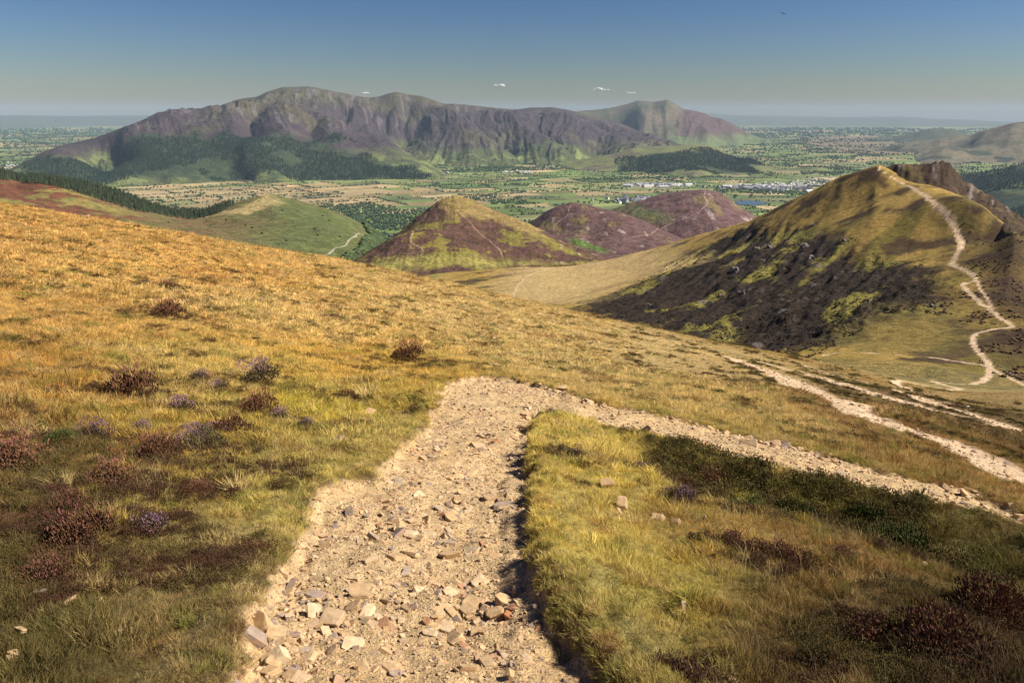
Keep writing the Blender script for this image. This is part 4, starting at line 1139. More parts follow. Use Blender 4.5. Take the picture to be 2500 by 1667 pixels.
TUFTS = [tuft(1, 26, .020, .55, .55), tuft(2, 30, .018, .75, .6), tuft(3, 22, .022, .4, .5), tuft(4, 28, .018, .9, .55), tuft(5, 34, .016, .6, .65, tint=((.9,1,.9),(1.35,1.2,1)))]
COARSE = [tuft(11, 26, .045, .7, .9), tuft(12, 30, .040, .9, 1.0), tuft(13, 24, .05, .55, .8)]
HEATHS = [sprig_bush(21, 150, M_GRASS, tint=(1, 1, 1)), sprig_bush(22, 130, M_GRASS, tint=(1.05, .95, .9), top=(1.4, .8, 1.1), top_n=25)]

def veg_points(n, a0, a1, r0, r1, power):
    """random ground points; power sets how fast density falls with distance (2 = even on screen)"""
    az = RNG.uniform(math.radians(a0), math.radians(a1), n); t = RNG.uniform(0, 1, n)
    k = 2 - power
    r = (r0 ** k + t * (r1 ** k - r0 ** k)) ** (1 / k) if abs(k) > 1e-6 else r0 * (r1 / r0) ** t
    return r * np.sin(az), r * np.cos(az)

STRAW = np.array((.60, .45, .20)); FRESH = np.array((.22, .25, .05)); RUSS = np.array((.30, .13, .045)); DKG = np.array((.07, .075, .022))
def veg_color(x, y, gain=1.95):
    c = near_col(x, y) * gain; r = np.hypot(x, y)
    A, L = np.arctan2(x, y), np.log(r)
    a = fbm(A * 16, L * 16, 301, 4, .6); b = fbm(A * 26 + 9, L * 26, 302, 4, .6); d = fbm(A * 12, L * 12, 303, 4, .6)
    lum = c.sum(-1) / 1.0
    c = mixc(c, STRAW, .7 * sstep(.05, .45, a) * np.clip(lum * 1.3, .1, 1))
    f = FRESH * np.clip(lum * 1.5, .25, 1.1)[..., None]
    c = mixc(c, f, .65 * sstep(.10, .45, b))
    c = mixc(c, RUSS * np.clip(lum * 1.4, .3, 1)[..., None], .55 * sstep(.2, .5, d))
    c = mixc(c, DKG, .6 * sstep(.22, .5, -a - .3 * b))
    return c * RNG.uniform(.72, 1.3, x.shape)[..., None]

def plant(name, kinds, n, az, rr, power, hgt, gain=1.95, sd_min=None, wid=1.0, keep=None, tilt=.25, cfun=None, edge=-.02):
    x, y = veg_points(n, az[0], az[1], rr[0], rr[1], power)
    z, sd, tm = G_height(x, y)
    k = (sd < edge) & (tm < .05)
    if keep is not None: k &= keep(x, y, sd, tm)
    x, y, z, sd = x[k], y[k], z[k], sd[k]; r = np.hypot(x, y); m = len(x)
    h = hgt(x, y, r, sd) * RNG.uniform(.65, 1.35, m)
    S3 = np.stack([h * wid * RNG.uniform(.8, 1.3, m)] * 2 + [h], 1)
    R = np.stack([RNG.normal(0, tilt, m), RNG.normal(0, tilt, m), RNG.uniform(0, 6.28, m)], 1)
    c = (cfun or veg_color)(x, y) if cfun else veg_color(x, y, gain)
    return instancer(name, kinds, np.stack([x, y, z - .01], 1), R, S3, RNG.integers(0, len(kinds), m), c)

_bp = np.array([(u, v + 8, w) for (u, v, w, k, l) in BUSHES], float)
_bx, _by = G.hit(_bp[:, 0], _bp[:, 1], 2, 150); _bw = _bp[:, 2] / FPX * (_by * CP + .25 * _by * SP) * 1.3
def bush_near(x, y, k):
    e = np.zeros(x.shape)
    for i in range(len(_bx)): e = np.maximum(e, np.exp(-((x - _bx[i]) ** 2 + (y - _by[i]) ** 2) / (k * _bw[i] + .03) ** 2))
    return e
def h_near(x, y, r, sd):
    e = .55 + .45 * sstep(.05, .6, -sd)          # trodden, shorter turf along the path
    e = e * (1 - .6 * bush_near(x, y, .5))
    return (.030 + .068 * sstep(-.2, .6, fbm(x * 2.2, y * 2.2, 311, 4, .6))) * e + .0012 * r
plant('moor_grass', TUFTS, 60000, (-42, 44), (2.1, 9), 1.25, h_near, wid=.95)
plant('moor_grass', TUFTS, 75000, (-40, 42), (8.5, 30), 1.3, lambda x, y, r, sd: h_near(x, y, r, sd) * 1.15 + .02, wid=1.15)
plant('moor_grass', COARSE, 80000, (-38, 41), (28, 200), 1.75, lambda x, y, r, sd: (.08 + .0019 * r) * (1 - .55 * sstep(.08, .2, np.arctan2(x, y)) * sstep(30, 45, r)), wid=1.3)
# short broken turf along the worn edges
plant('turf_edge', TUFTS, 150000, (-30, 42), (2.1, 24), 1.3, lambda x, y, r, sd: .035 + .002 * r, wid=1.2, edge=.09, keep=lambda x, y, sd, tm: (sd > -.16 - .006 * np.hypot(x, y)) & (sd < .07 * fbm(x * 5, y * 5, 317, 3) + .015), tilt=.45)
# fine pale bents standing above the sward
BENT = [tuft(31, 9, .012, .5, .5, tint=((1,1,1),(1.1,1.1,1))), tuft(32, 7, .011, .8, .5)]
plant('dry_grass_stalks', BENT, 9000, (-42, 44), (2.3, 16), 1.4, lambda x, y, r, sd: .13 + .004 * r, wid=.8, keep=lambda x, y, sd, tm: (sd < -.25) & (fbm(x * .7, y * .7, 315, 3) > -.05),
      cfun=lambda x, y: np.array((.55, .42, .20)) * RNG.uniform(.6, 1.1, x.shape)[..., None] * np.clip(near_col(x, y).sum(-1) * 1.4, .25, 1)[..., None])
# low dark ling and bilberry woven through the grass
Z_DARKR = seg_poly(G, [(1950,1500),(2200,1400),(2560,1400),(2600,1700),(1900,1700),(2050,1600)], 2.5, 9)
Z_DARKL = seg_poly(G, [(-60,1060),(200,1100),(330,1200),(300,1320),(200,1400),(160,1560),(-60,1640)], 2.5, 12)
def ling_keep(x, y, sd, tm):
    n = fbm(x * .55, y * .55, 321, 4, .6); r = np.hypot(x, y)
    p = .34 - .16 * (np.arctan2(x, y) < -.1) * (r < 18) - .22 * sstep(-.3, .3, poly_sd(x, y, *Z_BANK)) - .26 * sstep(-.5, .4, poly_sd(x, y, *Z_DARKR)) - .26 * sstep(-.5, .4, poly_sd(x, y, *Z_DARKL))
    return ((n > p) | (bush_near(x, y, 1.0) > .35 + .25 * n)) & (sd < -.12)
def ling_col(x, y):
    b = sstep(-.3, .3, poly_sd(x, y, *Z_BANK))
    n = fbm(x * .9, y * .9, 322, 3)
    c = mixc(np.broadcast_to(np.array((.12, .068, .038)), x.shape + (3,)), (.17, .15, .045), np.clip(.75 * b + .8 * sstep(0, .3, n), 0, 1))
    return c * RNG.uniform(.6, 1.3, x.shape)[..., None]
plant('ling_and_bilberry', HEATHS, 60000, (-42, 44), (2.3, 60), 1.45, lambda x, y, r, sd: (.12 + .005 * r) * (1 + .9 * sstep(-.3, .4, poly_sd(x, y, *Z_BANK))), wid=1.0, keep=ling_keep, cfun=ling_col, tilt=.15)
# dark tufted verges along the tracks and dark hummocks on the slope
def verge_keep(x, y, sd, tm): return (tm > -1.0) & (tm < -.25) & (fbm(x * .25, y * .25, 331, 3) > .05)
plant('track_verge', HEATHS, 40000, (15, 42), (16, 140), 1.7, lambda x, y, r, sd: .12 + .0035 * r, keep=verge_keep, cfun=lambda x, y: np.array((.13, .125, .04)) * RNG.uniform(.6, 1.4, x.shape)[..., None], tilt=.15)
plant('heath_hummocks', HEATHS, 26000, (-38, 41), (18, 210), 1.8, lambda x, y, r, sd: .16 + .0065 * r, wid=1.5,
      keep=lambda x, y, sd, tm: fbm(np.arctan2(x, y) * 15, np.log(np.hypot(x, y)) * 15, 341, 4, .65) > .34,
      cfun=lambda x, y: mixc(np.broadcast_to(np.array((.17, .10, .045)), x.shape + (3,)), (.16, .16, .04), (RNG.uniform(0, 1, x.shape) > .5) * 1.0) * RNG.uniform(.6, 1.3, x.shape)[..., None], tilt=.1)

# scrub texture on the ridge beyond: real tufts of heather on the dark face and grass on the crest
def far_plant(name, n, poly, size, cf, thr):
    x, y = cand(n, -1, 42, 230, 1150)
    k = poly_sd(x, y, *poly) + 30 * fbm(x * .02, y * .02, 351, 3) > 0
    x, y = x[k], y[k]; k = fbm(x * .05, y * .05, 352, 4, .6) > thr; x, y = x[k], y[k]
    z, sd, tm = G_height(x, y); k = tm < -.1; x, y, z = x[k], y[k], z[k]; m = len(x)
    s = size * RNG.uniform(.5, 1.5, m)
    instancer(name, BLOBS, np.stack([x, y, z - .3], 1), np.stack([0 * x, 0 * x, RNG.uniform(0, 6, m)], 1), np.stack([s * 1.4, s * 1.4, s], 1), RNG.integers(0, 4, m), cf(x, y))
far_plant('ridge_scrub', 110000, Z_SCREE, .6, lambda x, y: np.array((.038, .028, .017)) * RNG.uniform(.5, 1.7, (len(x), 1)), .0)
far_plant('ridge_heath', 40000, Z_BROWN, .8, lambda x, y: np.array((.09, .058, .03)) * RNG.uniform(.5, 1.6, (len(x), 1)), -.1)

# ------------------------------------------------------------------ heather clumps that stand out singly
M_HEATH = vcol_mat('heather_leaf'); 
def heather_kind(seed, n, tint, top, top_n):
    return (sprig_bush(seed, n, M_HEATH, tint=tint, leaf=.05), sprig_bush(seed + 50, 0, M_HEATH, tint=tint, top=top, top_n=top_n, leaf=.048) if top_n else None)
HK = {'purple': [heather_kind(s, 620, (.085, .070, .032), (.27, .15, .21), 230) for s in (61, 62)],
      'brown': [heather_kind(s, 700, (.12, .062, .032), (.22, .09, .07), 110) for s in (63, 64)],
      'green': [heather_kind(s, 750, (.085, .10, .028), None, 0) for s in (65, 66)]}
for i, (u, v, wpx, kind, lb) in enumerate(BUSHES):
    (x,), (y,) = G.hit([u], [v + 8], 2, 150)
    z = float(gh(np.array([x]), np.array([y]))[0]); dep = y * CP - z * SP
    w = wpx / FPX * dep * 1.3
    fo, fl_ = HK[kind][i % 2]
    o = empty('heather_clump', (x, y, z + .01), random.uniform(0, 6.28)); hz = random.uniform(1.0, 1.4)
    o.scale = (w, w * random.uniform(.75, 1.0), w * hz)
    tag(o, lb, 'heather', 'heather clumps on the hillside')
    link('foliage', fo, o)
    if fl_: tag(link('flowers', fl_, o), kind='stuff')

# straw and olive grass tussocks standing singly
M_TUSS = vcol_mat('straw_tussock', .7)
def own(me, mat, tint):
    m = me.copy(); m.materials.clear(); m.materials.append(mat)
    a = m.color_attributes['Col']; d = np.empty(len(m.vertices) * 4, np.float32); a.data.foreach_get('color', d); d = d.reshape(-1, 4); d[:, :3] *= np.array(tint, np.float32); a.data.foreach_set('color', d.ravel()); return m
TS = [own(tuft(70 + s, 90, .014, .75, .35), M_TUSS, (.50, .37, .16)) for s in range(3)]
TSE = [own(tuft(80 + s, 90, .014, .75, .35), M_TUSS, (.28, .26, .06)) for s in range(2)]
tuss = [(1418,873,44,'pale straw tussock high right of the path bend, left of a pair'),(1420,905,36,'pale straw tussock just under another one above the path bend'),(1475,895,30,'small straw tussock right of two others above the bend'),
 (1630,868,34,'bleached tussock alone on the middle of the far slope'),(1800,925,60,'bleached low tussock left of the start of the broad track'),(1478,905,30,'straw tussock on the slope below the bleached ones'),
 (585,1195,110,'tall golden tussock with long arching blades on the left bank'),(900,945,90,'shaggy golden tussock just above the dark hollow left of the bend'),(150,1190,110,'long-bladed pale tussock near the left edge among heather'),
 (640,770,50,'sprawling straw tussock far up the golden slope'),(260,545,30,'pale tussock on the skyline of the golden slope'),
 (1690,1330,80,'brownish tussock in the grass left of the long heather drift'),(1660,1480,70,'wispy tussock behind the upright stone'),(1840,1370,60,'olive tussock under the long heather drift'),(1380,1560,80,'grass tussock on the lip of the turf bank, lower centre')]
for i, (u, v, wpx, lb) in enumerate(tuss):
    (x,), (y,) = G.hit([u], [v + 6], 2, 150); z = float(gh(np.array([x]), np.array([y]))[0]); dep = y * CP - z * SP
    w = wpx / FPX * dep * .55
    o = link('grass_tussock', TS[i % 3] if i < 11 else TSE[i % 2], None, (x, y, z - .02), (0, 0, random.uniform(0, 6)), (w * 1.1, w * 1.1, w * .9)); tag(o, lb, 'grass tussock', 'single tussocks')
# ================================================================== STONES
def stone_mat():
    N = NT('slate_stone'); b = N.n('ShaderNodeBsdfPrincipled'); b.inputs['Roughness'].default_value = .8; b.inputs['Specular IOR Level'].default_value = .25
    oi = N.n('ShaderNodeObjectInfo'); rp = N.n('ShaderNodeValToRGB'); e = rp.color_ramp.elements
    cols = [(0, (.44, .30, .16)), (.22, (.52, .37, .21)), (.42, (.46, .31, .16)), (.58, (.42, .30, .18)), (.74, (.58, .44, .27)), (.84, (.25, .19, .16)), (.95, (.36, .28, .20)), (1, (.36, .16, .07))]
    while len(e) < len(cols): e.new(.5)
    for k, (p, c) in enumerate(cols): e[k].position = p; e[k].color = (*c, 1)
    N.l(oi.outputs['Random'], rp.inputs[0])
    tc = N.n('ShaderNodeTexCoord'); nz = N.n('ShaderNodeTexNoise'); nz.inputs['Scale'].default_value = 2.2; nz.inputs['Detail'].default_value = 7; nz.inputs['Roughness'].default_value = .65
    mp = N.n('ShaderNodeMapping'); mp.inputs['Scale'].default_value = (1, 1, 4); N.l(tc.outputs['Object'], mp.inputs[0]); N.l(mp.outputs[0], nz.inputs['Vector'])
    mr = N.n('ShaderNodeMapRange'); mr.inputs['From Min'].default_value = .3; mr.inputs['From Max'].default_value = .7; mr.inputs['To Min'].default_value = .72; mr.inputs['To Max'].default_value = 1.22; N.l(nz.outputs[0], mr.inputs['Value'])
    vm = N.n('ShaderNodeVectorMath', operation='SCALE'); N.l(rp.outputs[0], vm.inputs[0]); N.l(mr.outputs[0], vm.inputs['Scale'])
    # rusty stains
    n2 = N.n('ShaderNodeTexNoise'); n2.inputs['Scale'].default_value = 1.3; n2.inputs['Detail'].default_value = 4; N.l(tc.outputs['Object'], n2.inputs['Vector'])
    m2 = N.n('ShaderNodeMapRange'); m2.inputs['From Min'].default_value = .52; m2.inputs['From Max'].default_value = .7; m2.inputs['To Max'].default_value = .55; N.l(n2.outputs[0], m2.inputs['Value'])
    mx = N.n('ShaderNodeMix', data_type='RGBA'); N.l(m2.outputs[0], mx.inputs[0]); N.l(vm.outputs[0], mx.inputs[6]); mx.inputs[7].default_value = (.42, .22, .10, 1)
    bp = N.n('ShaderNodeBump'); bp.inputs['Strength'].default_value = .5; bp.inputs['Distance'].default_value = .02; N.l(nz.outputs[0], bp.inputs['Height']); N.l(bp.outputs[0], b.inputs['Normal'])
    N.l(mx.outputs[2], b.inputs['Base Color']); N.l(b.outputs[0], N.out.inputs[0]); return N.m
M_STONE = stone_mat()
def stone_mesh(seed, dx=1.0, dy=.7, dz=.32, n=11, round_=0.0):
    """angular split slate: hull of points on the faces of an uneven block"""
    rg = np.random.default_rng(seed); bm = bmesh.new()
    sk = rg.uniform(-.25, .25, 2)
    for sx in (-1, 1):
        for sy in (-1, 1):
            cut = rg.uniform(.55, 1.0); cut2 = rg.uniform(.55, 1.0)
            for sz in (-1, 1):
                k = rg.uniform(.86, 1.0)
                bm.verts.new((sx * dx / 2 * cut * k + sk[0] * sz * dz, sy * dy / 2 * k + sk[1] * sz * dz, sz * dz / 2 * rg.uniform(.7, 1)))
                if rg.uniform() < .6: bm.verts.new((sx * dx / 2 * k, sy * dy / 2 * cut2 * .6, sz * dz / 2 * rg.uniform(.55, .95)))
    res = bmesh.ops.convex_hull(bm, input=bm.verts)
    bmesh.ops.delete(bm, geom=[v for v in res['geom_interior'] if isinstance(v, bmesh.types.BMVert)] , context='VERTS')
    bmesh.ops.bevel(bm, geom=list(bm.edges), offset=.022, segments=1, affect='EDGES', clamp_overlap=True)
    me = bpy.data.meshes.new('stone_shape'); bm.to_mesh(me); bm.free(); me.materials.append(M_STONE); return me
ST = [stone_mesh(s, 1, random.uniform(.5, .85), random.uniform(.16, .42)) for s in range(12)] + [stone_mesh(40 + s, 1, random.uniform(.35, .5), random.uniform(.2, .3)) for s in range(4)] + [stone_mesh(60 + s, 1, .85, .6) for s in range(3)]
PEB = [stone_mesh(80 + s, 1, random.uniform(.6, .9), random.uniform(.3, .55)) for s in range(6)]

big = [(881,1415,70),(893,1465,38),(1172,1369,46),(1142,1583,50),(1190,1572,44),(1226,1553,42),(1188,1434,38),(1233,1434,50),(904,1633,58),(820,1606,40),(732,1598,46),(698,1595,38),(656,1579,42),(617,1526,68),
 (805,1530,34),(858,1514,78),(713,1503,36),(774,1476,36),(656,1644,90),(1095,1310,56),(1150,1303,46),(943,1526,46),(878,1576,40),(912,1579,32),(946,1576,40),(1287,1579,34),(1314,1594,30),(1188,1656,38),(1383,1652,36),(743,1346,24),
 (755,1403,30),(1298,1354,36),(1150,1124,44),(1167,1072,40),(1202,1060,24),(1037,1212,38),(1198,1190,38),(1232,1206,60),(1106,1229,46),(987,1225,36),(1018,1179,28),(1472,1011,28),(1064,1250,42),(1037,1237,34),(1825,1074,50),
 (1000,1318,50),(960,1330,44),(1045,1335,40),(930,1300,30),(790,1290,40),(905,1345,36),(1095,1255,34),(1208,1319,34),(1090,1470,40),(1120,1480,46),(1160,1600,30),(860,1600,34),(960,1565,34),(1030,1180,30),(1085,1010,26),(1250,1606,32),(985,1655,34),(760,1640,40),(1060,1640,34)]
def px_at(u, v, wpx):
    (x,), (y,) = G.hit([u], [v], 1.8, 60); z = float(gh(np.array([x]), np.array([y]))[0]); return x, y, z, wpx / FPX * (y * CP - z * SP)
def slope_rot(x, y):
    e = .1; z0 = gh(np.array([x - e, x + e, x, x]), np.array([y, y, y - e, y + e]))
    return math.atan2(z0[3] - z0[2], 2 * e), -math.atan2(z0[1] - z0[0], 2 * e)
rows = []
for (u, v, w) in big:
    x, y, z, s = px_at(u, v + 6, w); rows.append((x, y, z, s, random.randrange(len(ST))))
# the rest of the 300 lie in drifts on the left half and centre of the near path
tries = 0
while len(rows) < 300 and tries < 60000:
    tries += 1
    r = 2.6 * (24 / 2.6) ** random.random(); az = math.radians(random.uniform(-24, 26)); x, y = r * math.sin(az), r * math.cos(az)
    s0 = float(path_sd(np.array([x]), np.array([y]))[0])
    if s0 < .06: continue
    n = float(fbm(np.array([x * 1.1]), np.array([y * 1.1]), 401, 3)[0])
    bias = .10 - (.25 if (x < -.05 * y - .05 and r < 9) else 0)
    if n < bias + .1: continue
    z = float(gh(np.array([x]), np.array([y]))[0])
    rows.append((x, y, z, random.choice((.035, .045, .055, .07, .10)) * random.uniform(.8, 1.3) * (1 + .03 * r), random.randrange(len(ST))))
for (x, y, z, s, k) in rows:
    rx, ry = slope_rot(x, y)
    o = link('stone', ST[k], PATH_OBJ, (x, y, z + s * .02), (rx + random.gauss(0, .16), ry + random.gauss(0, .16), random.uniform(0, 6.28)), (s, s, s * random.uniform(.65, 1.1)))
def rubble(name, kinds, n, az, rr, power, size, keep, sink=.0, far=1.0):
    x, y = veg_points(n, az[0], az[1], rr[0], rr[1], power)
    z, sd, tm = G_height(x, y); k = keep(x, y, sd, tm); x, y, z = x[k], y[k], z[k]; m = len(x); r = np.hypot(x, y)
    s = size * np.exp(RNG.normal(0, .45, m)) * (1 + far * r / 12)
    R = np.stack([RNG.normal(-.2, .35, m), RNG.normal(0, .35, m), RNG.uniform(0, 6.28, m)], 1)
    return instancer(name, kinds, np.stack([x, y, z + s * .05 - sink], 1), R, np.stack([s, s, s * RNG.uniform(.7, 1.3, m)], 1), RNG.integers(0, len(kinds), m), np.full((m, 3), .5), PATH_OBJ)
dr = lambda x, y: fbm(x * 1.1, y * 1.1, 401, 3)
rubble('small_stones', ST, 17000, (-26, 42), (2.2, 26), 1.5, .024, lambda x, y, sd, tm: (sd > .03) & (dr(x, y) + .25 * ((x < -.05 * y) & (y < 10)) > RNG.uniform(-.25, .35, x.shape)))
rubble('gravel', PEB, 95000, (-26, 42), (2.2, 24), 1.4, .0105, lambda x, y, sd, tm: (sd > .02) & (dr(x, y) > RNG.uniform(-1.3, .35, x.shape)))
rubble('gravel', PEB, 9000, (14, 42), (16, 70), 1.6, .035, lambda x, y, sd, tm: (tm > .1) & (sd < -1), far=.3)
# stones spilling along the upper edge of the right-hand path
rubble('edge_stones', ST, 16000, (0, 42), (7, 26), 1.4, .06, lambda x, y, sd, tm: (sd > -.05) & (sd < .45) & (x > 0) & (y > 7) & (np.hypot(x, y) > 11 + 0 * x) & (dr(x * 1.5, y * 1.5) > RNG.uniform(-.4, .5, x.shape)), far=.3)

grass_stones = [(1482,1180,32,'angular pinkish stone in the grass inside the path fork'),(1894,1212,18,'small white stone among the green shrubs of the bank'),(1519,1234,34,'long pale stone half sunk in grass below the angular one'),
 (1512,1250,18,'small grey stone just beside the long pale one'),(1606,1256,26,'rounded buff stone in the grass left of the drift'),(1650,1275,26,'flat buff stone right of the rounded one'),(1718,1272,18,'upright pale chip of stone near the brown tussock'),
 (1667,1490,22,'small upright block of stone alone in the lower right grass'),(1787,1663,26,'stone cut by the bottom edge, right of centre'),(2259,1376,16,'tiny pale stone in the dark grass at right'),
 (1412,1090,18,'slim pale stone near the tip of the turf wedge'),(1624,1134,20,'pale flat stone under the right-hand path edge'),(171,1477,34,'pale round stone in dark turf at lower left'),(245,1474,18,'small orange-tinted stone right of the pale round one'),
 (54,1550,30,'grey stone close to the left edge, lower corner'),(98,1447,28,'reddish flat stone in shaded turf at lower left'),(38,1626,24,'flat stone near the bottom left corner'),(291,1543,20,'small pale chip in the turf at lower left, furthest from the left edge'),
 (212,528,16,'white rock on the skyline of the golden slope'),(903,1012,24,'pale stone in the grass left of the path bend'),(825,1075,34,'thin pale stick-like stone in the green turf left of the path')]
for i, (u, v, w, lb) in enumerate(grass_stones):
    if v < 560: (x,), (y,) = G.hit([u], [v + 3], 20, 160); z = float(gh(np.array([x]), np.array([y]))[0]); s = w / FPX * (y * CP - z * SP)
    else: x, y, z, s = px_at(u, v + 4, w)
    rx, ry = slope_rot(x, y)
    up = 1.35 if 'upright' in lb else 0
    o = link('rock' if v < 560 else 'loose_stone', ST[i % len(ST)] if not up else ST[13], None, (x, y, z + .25 * s + (.3 * s if up else .02)), (rx, ry + up, random.uniform(0, 6)), (s * 1.2, s * 1.2, s * 1.3)); tag(o, lb, 'rock' if v < 560 else 'stone', 'stones lying in the grass')

# rock outcrops on the dark face
def rock_mesh(seed):
    rg = np.random.default_rng(seed); bm = bmesh.new(); bmesh.ops.create_icosphere(bm, subdivisions=2, radius=.5)
    for v in bm.verts:
        p = v.co * 3; n = .7 + .6 * abs(math.sin(p.x * 2.1 + seed) * math.cos(p.y * 1.7 + p.z * 2.3)) + rg.uniform(-.1, .1); v.co = Vector((v.co.x * n, v.co.y * n * .8, v.co.z * n * 1.1))
    me = bpy.data.meshes.new('crag'); bm.to_mesh(me); bm.free(); me.materials.append(M_ROCK); return me
M_ROCK = flat_mat('grey_crag', (.14, .12, .115), .9, 3)
RK = [rock_mesh(s) for s in range(4)]
crags = [(1795,663,26,'pale grey outcrop alone in the upper middle of the dark face'),(1965,605,22,'grey outcrop at the top of the dark gully'),(1980,632,26,'outcrop at the right rim of the dark gully'),(1880,600,18,'outcrop in the scree left of the gully top'),(1845,608,20,'leftmost outcrop of the scree top row'),
 (2060,590,14,'small outcrop right of the gully, under the olive slope'),(1985,550,12,'tiny pale outcrop high on the olive slope'),(1760,720,20,'dark outcrop low in the scree, centre'),(1810,725,18,'outcrop just right of the low dark one'),(1590,745,16,'outcrop near the left end of the dark face'),(2120,735,14,'pale outcrop near the green lower slope'),(2275,752,16,'pinkish outcrop beside the path hairpin')]
for i, (u, v, w, lb) in enumerate(crags):
    (x,), (y,) = G.hit([u], [v], 300, 1200); z = float(gh(np.array([x]), np.array([y]))[0]); s = w / FPX * (y * CP - z * SP)
    tag(link('rock_outcrop', RK[i % 4], None, (x, y, z), (0, .3, random.uniform(0, 6)), (s * 1.1, s * .9, s * .8)), lb, 'rock outcrop', 'outcrops on the dark face')

# ================================================================== WALKERS
def fm(name, c): return flat_mat(name, c, .8, 8)
M_SKIN = fm('skin', (.55, .33, .24)); M_TR = fm('dark_trousers', (.05, .05, .07)); M_HAIR = fm('brown_hair', (.07, .04, .025)); M_PACK = fm('pack_cloth', (.08, .10, .12))
def person(x, y, z, pose, jacket, rz, lb):
    H = {'stand': {'pel': (0, 0, .93), 'ch': (0, .0, 1.32), 'nk': (0, 0, 1.50), 'hd': (0, .02, 1.66),
                   'hL': (.10, 0, .88), 'kL': (.12, .05, .50), 'aL': (.13, 0, .08), 'tL': (.13, .16, .03), 'hR': (-.10, 0, .88), 'kR': (-.12, -.02, .50), 'aR': (-.13, -.06, .08), 'tR': (-.14, .10, .03),
                   'sL': (.19, 0, 1.42), 'eL': (.27, -.02, 1.14), 'wL': (.27, .12, .92), 'sR': (-.19, 0, 1.42), 'eR': (-.27, -.02, 1.14), 'wR': (-.26, .12, .94)},
         'sit': {'pel': (0, 0, .16), 'ch': (0, .03, .55), 'nk': (0, .06, .72), 'hd': (0, .10, .88),
                 'hL': (.10, .03, .14), 'kL': (.16, .38, .44), 'aL': (.14, .58, .07), 'tL': (.14, .74, .05), 'hR': (-.10, .03, .14), 'kR': (-.16, .36, .46), 'aR': (-.14, .54, .07), 'tR': (-.14, .70, .05),
                 'sL': (.19, .05, .64), 'eL': (.27, .16, .40), 'wL': (.15, .36, .45), 'sR': (-.19, .05, .64), 'eR': (-.27, .16, .40), 'wR': (-.15, .36, .47)}}[pose]
    R = {'pel': .14, 'ch': .16, 'nk': .06, 'hd': .105, 'h': .10, 'k': .065, 'a': .045, 't': .035, 's': .07, 'e': .05, 'w': .035}
    ks = list(H); ed = [('pel', 'ch'), ('ch', 'nk'), ('nk', 'hd')] + [e for s in 'LR' for e in (('pel', 'h' + s), ('h' + s, 'k' + s), ('k' + s, 'a' + s), ('a' + s, 't' + s), ('ch', 's' + s), ('s' + s, 'e' + s), ('e' + s, 'w' + s))]
    me = bpy.data.meshes.new('figure'); me.from_pydata([H[k] for k in ks], [(ks.index(a), ks.index(b)) for a, b in ed], [])
    tmp = bpy.data.objects.new('figure', me); COL.objects.link(tmp); md = tmp.modifiers.new('skin', 'SKIN'); sb = tmp.modifiers.new('sub', 'SUBSURF'); sb.levels = 1
    for i, k in enumerate(ks):
        q = R.get(k, R.get(k[0])); me.skin_vertices[0].data[i].radius = (q, q); me.skin_vertices[0].data[i].use_root = (k == 'pel')
    bpy.context.view_layer.update(); dg = bpy.context.evaluated_depsgraph_get(); body = bpy.data.meshes.new_from_object(tmp.evaluated_get(dg)); bpy.data.objects.remove(tmp)
    body.materials.clear()
    for m in (M_SKIN, jacket, M_TR): body.materials.append(m)
    wr = [Vector(H['wL']), Vector(H['wR'])]; pel = H['pel'][2]
    legs = [(Vector(H[a + s]), Vector(H[b + s])) for s in 'LR' for a, b in (('h', 'k'), ('k', 'a'), ('a', 't'))]; arms = [(Vector(H[a + s]), Vector(H[b + s])) for s in 'LR' for a, b in (('s', 'e'), ('e', 'w'))] + [(Vector(H['pel']), Vector(H['ch'])), (Vector(H['ch']), Vector(H['nk']))]
    def dseg(p, a, b):
        d = b - a; t = max(0, min(1, (p - a).dot(d) / d.length_squared)); return (p - a - d * t).length
    for p in body.polygons:
        c = p.center; p.use_smooth = True
        if c.z > H['nk'][2] + .03 or min((c - w).length for w in wr) < .06: p.material_index = 0
        elif min(dseg(c, *s) for s in legs) < min(dseg(c, *s) for s in arms): p.material_index = 2
        else: p.material_index = 1
    o = empty('person', (x, y, z), rz); tag(o, lb, 'person', 'walkers at the path junction'); link('body', body, o)
    bm = bmesh.new(); bmesh.ops.create_uvsphere(bm, u_segments=10, v_segments=6, radius=.115)
    bmesh.ops.delete(bm, geom=[v for v in bm.verts if v.co.z < -.02 and v.co.y > -.03], context='VERTS')
    hm = bpy.data.meshes.new('hair'); bm.to_mesh(hm); bm.free(); hm.materials.append(M_HAIR); hd = H['hd']; link('hair', hm, o, (hd[0], hd[1] - .012, hd[2] + .02))
J = {'red': fm('red_cloth', (.65, .05, .05)), 'teal': fm('pale_blue_cloth', (.35, .60, .62)), 'white': fm('white_cloth', (.80, .80, .80)), 'pink': fm('pink_cloth', (.70, .35, .33)), 'green': fm('pale_green_cloth', (.40, .65, .42)), 'grey': fm('grey_cloth', (.45, .47, .52))}
people = [(2391,891,'stand','red','person in a red top standing left of the path junction'),(2397,892,'stand','teal','person in a pale blue top standing beside the one in red'),
 (2436,897,'sit','pink','person in dull red sitting first in the row right of the junction'),(2443,898,'sit','grey','person in grey sitting second in the row, slightly higher up'),(2441,904,'sit','pink','person in pink sitting closest to the junction on the path edge'),
 (2451,905,'sit','green','person in pale green sitting in the middle of the row'),(2458,909,'sit','white','person in white sitting right of the one in pale green'),(2465,911,'sit','teal','person in pale blue-green sitting left of the second red top'),
 (2472,911,'sit','red','person in a bright red top sitting near the right end of the row'),(2471,917,'sit','white','person in white sitting in front of the bright red top'),(2480,919,'sit','grey','person in pale grey sitting last at the right end of the row')]
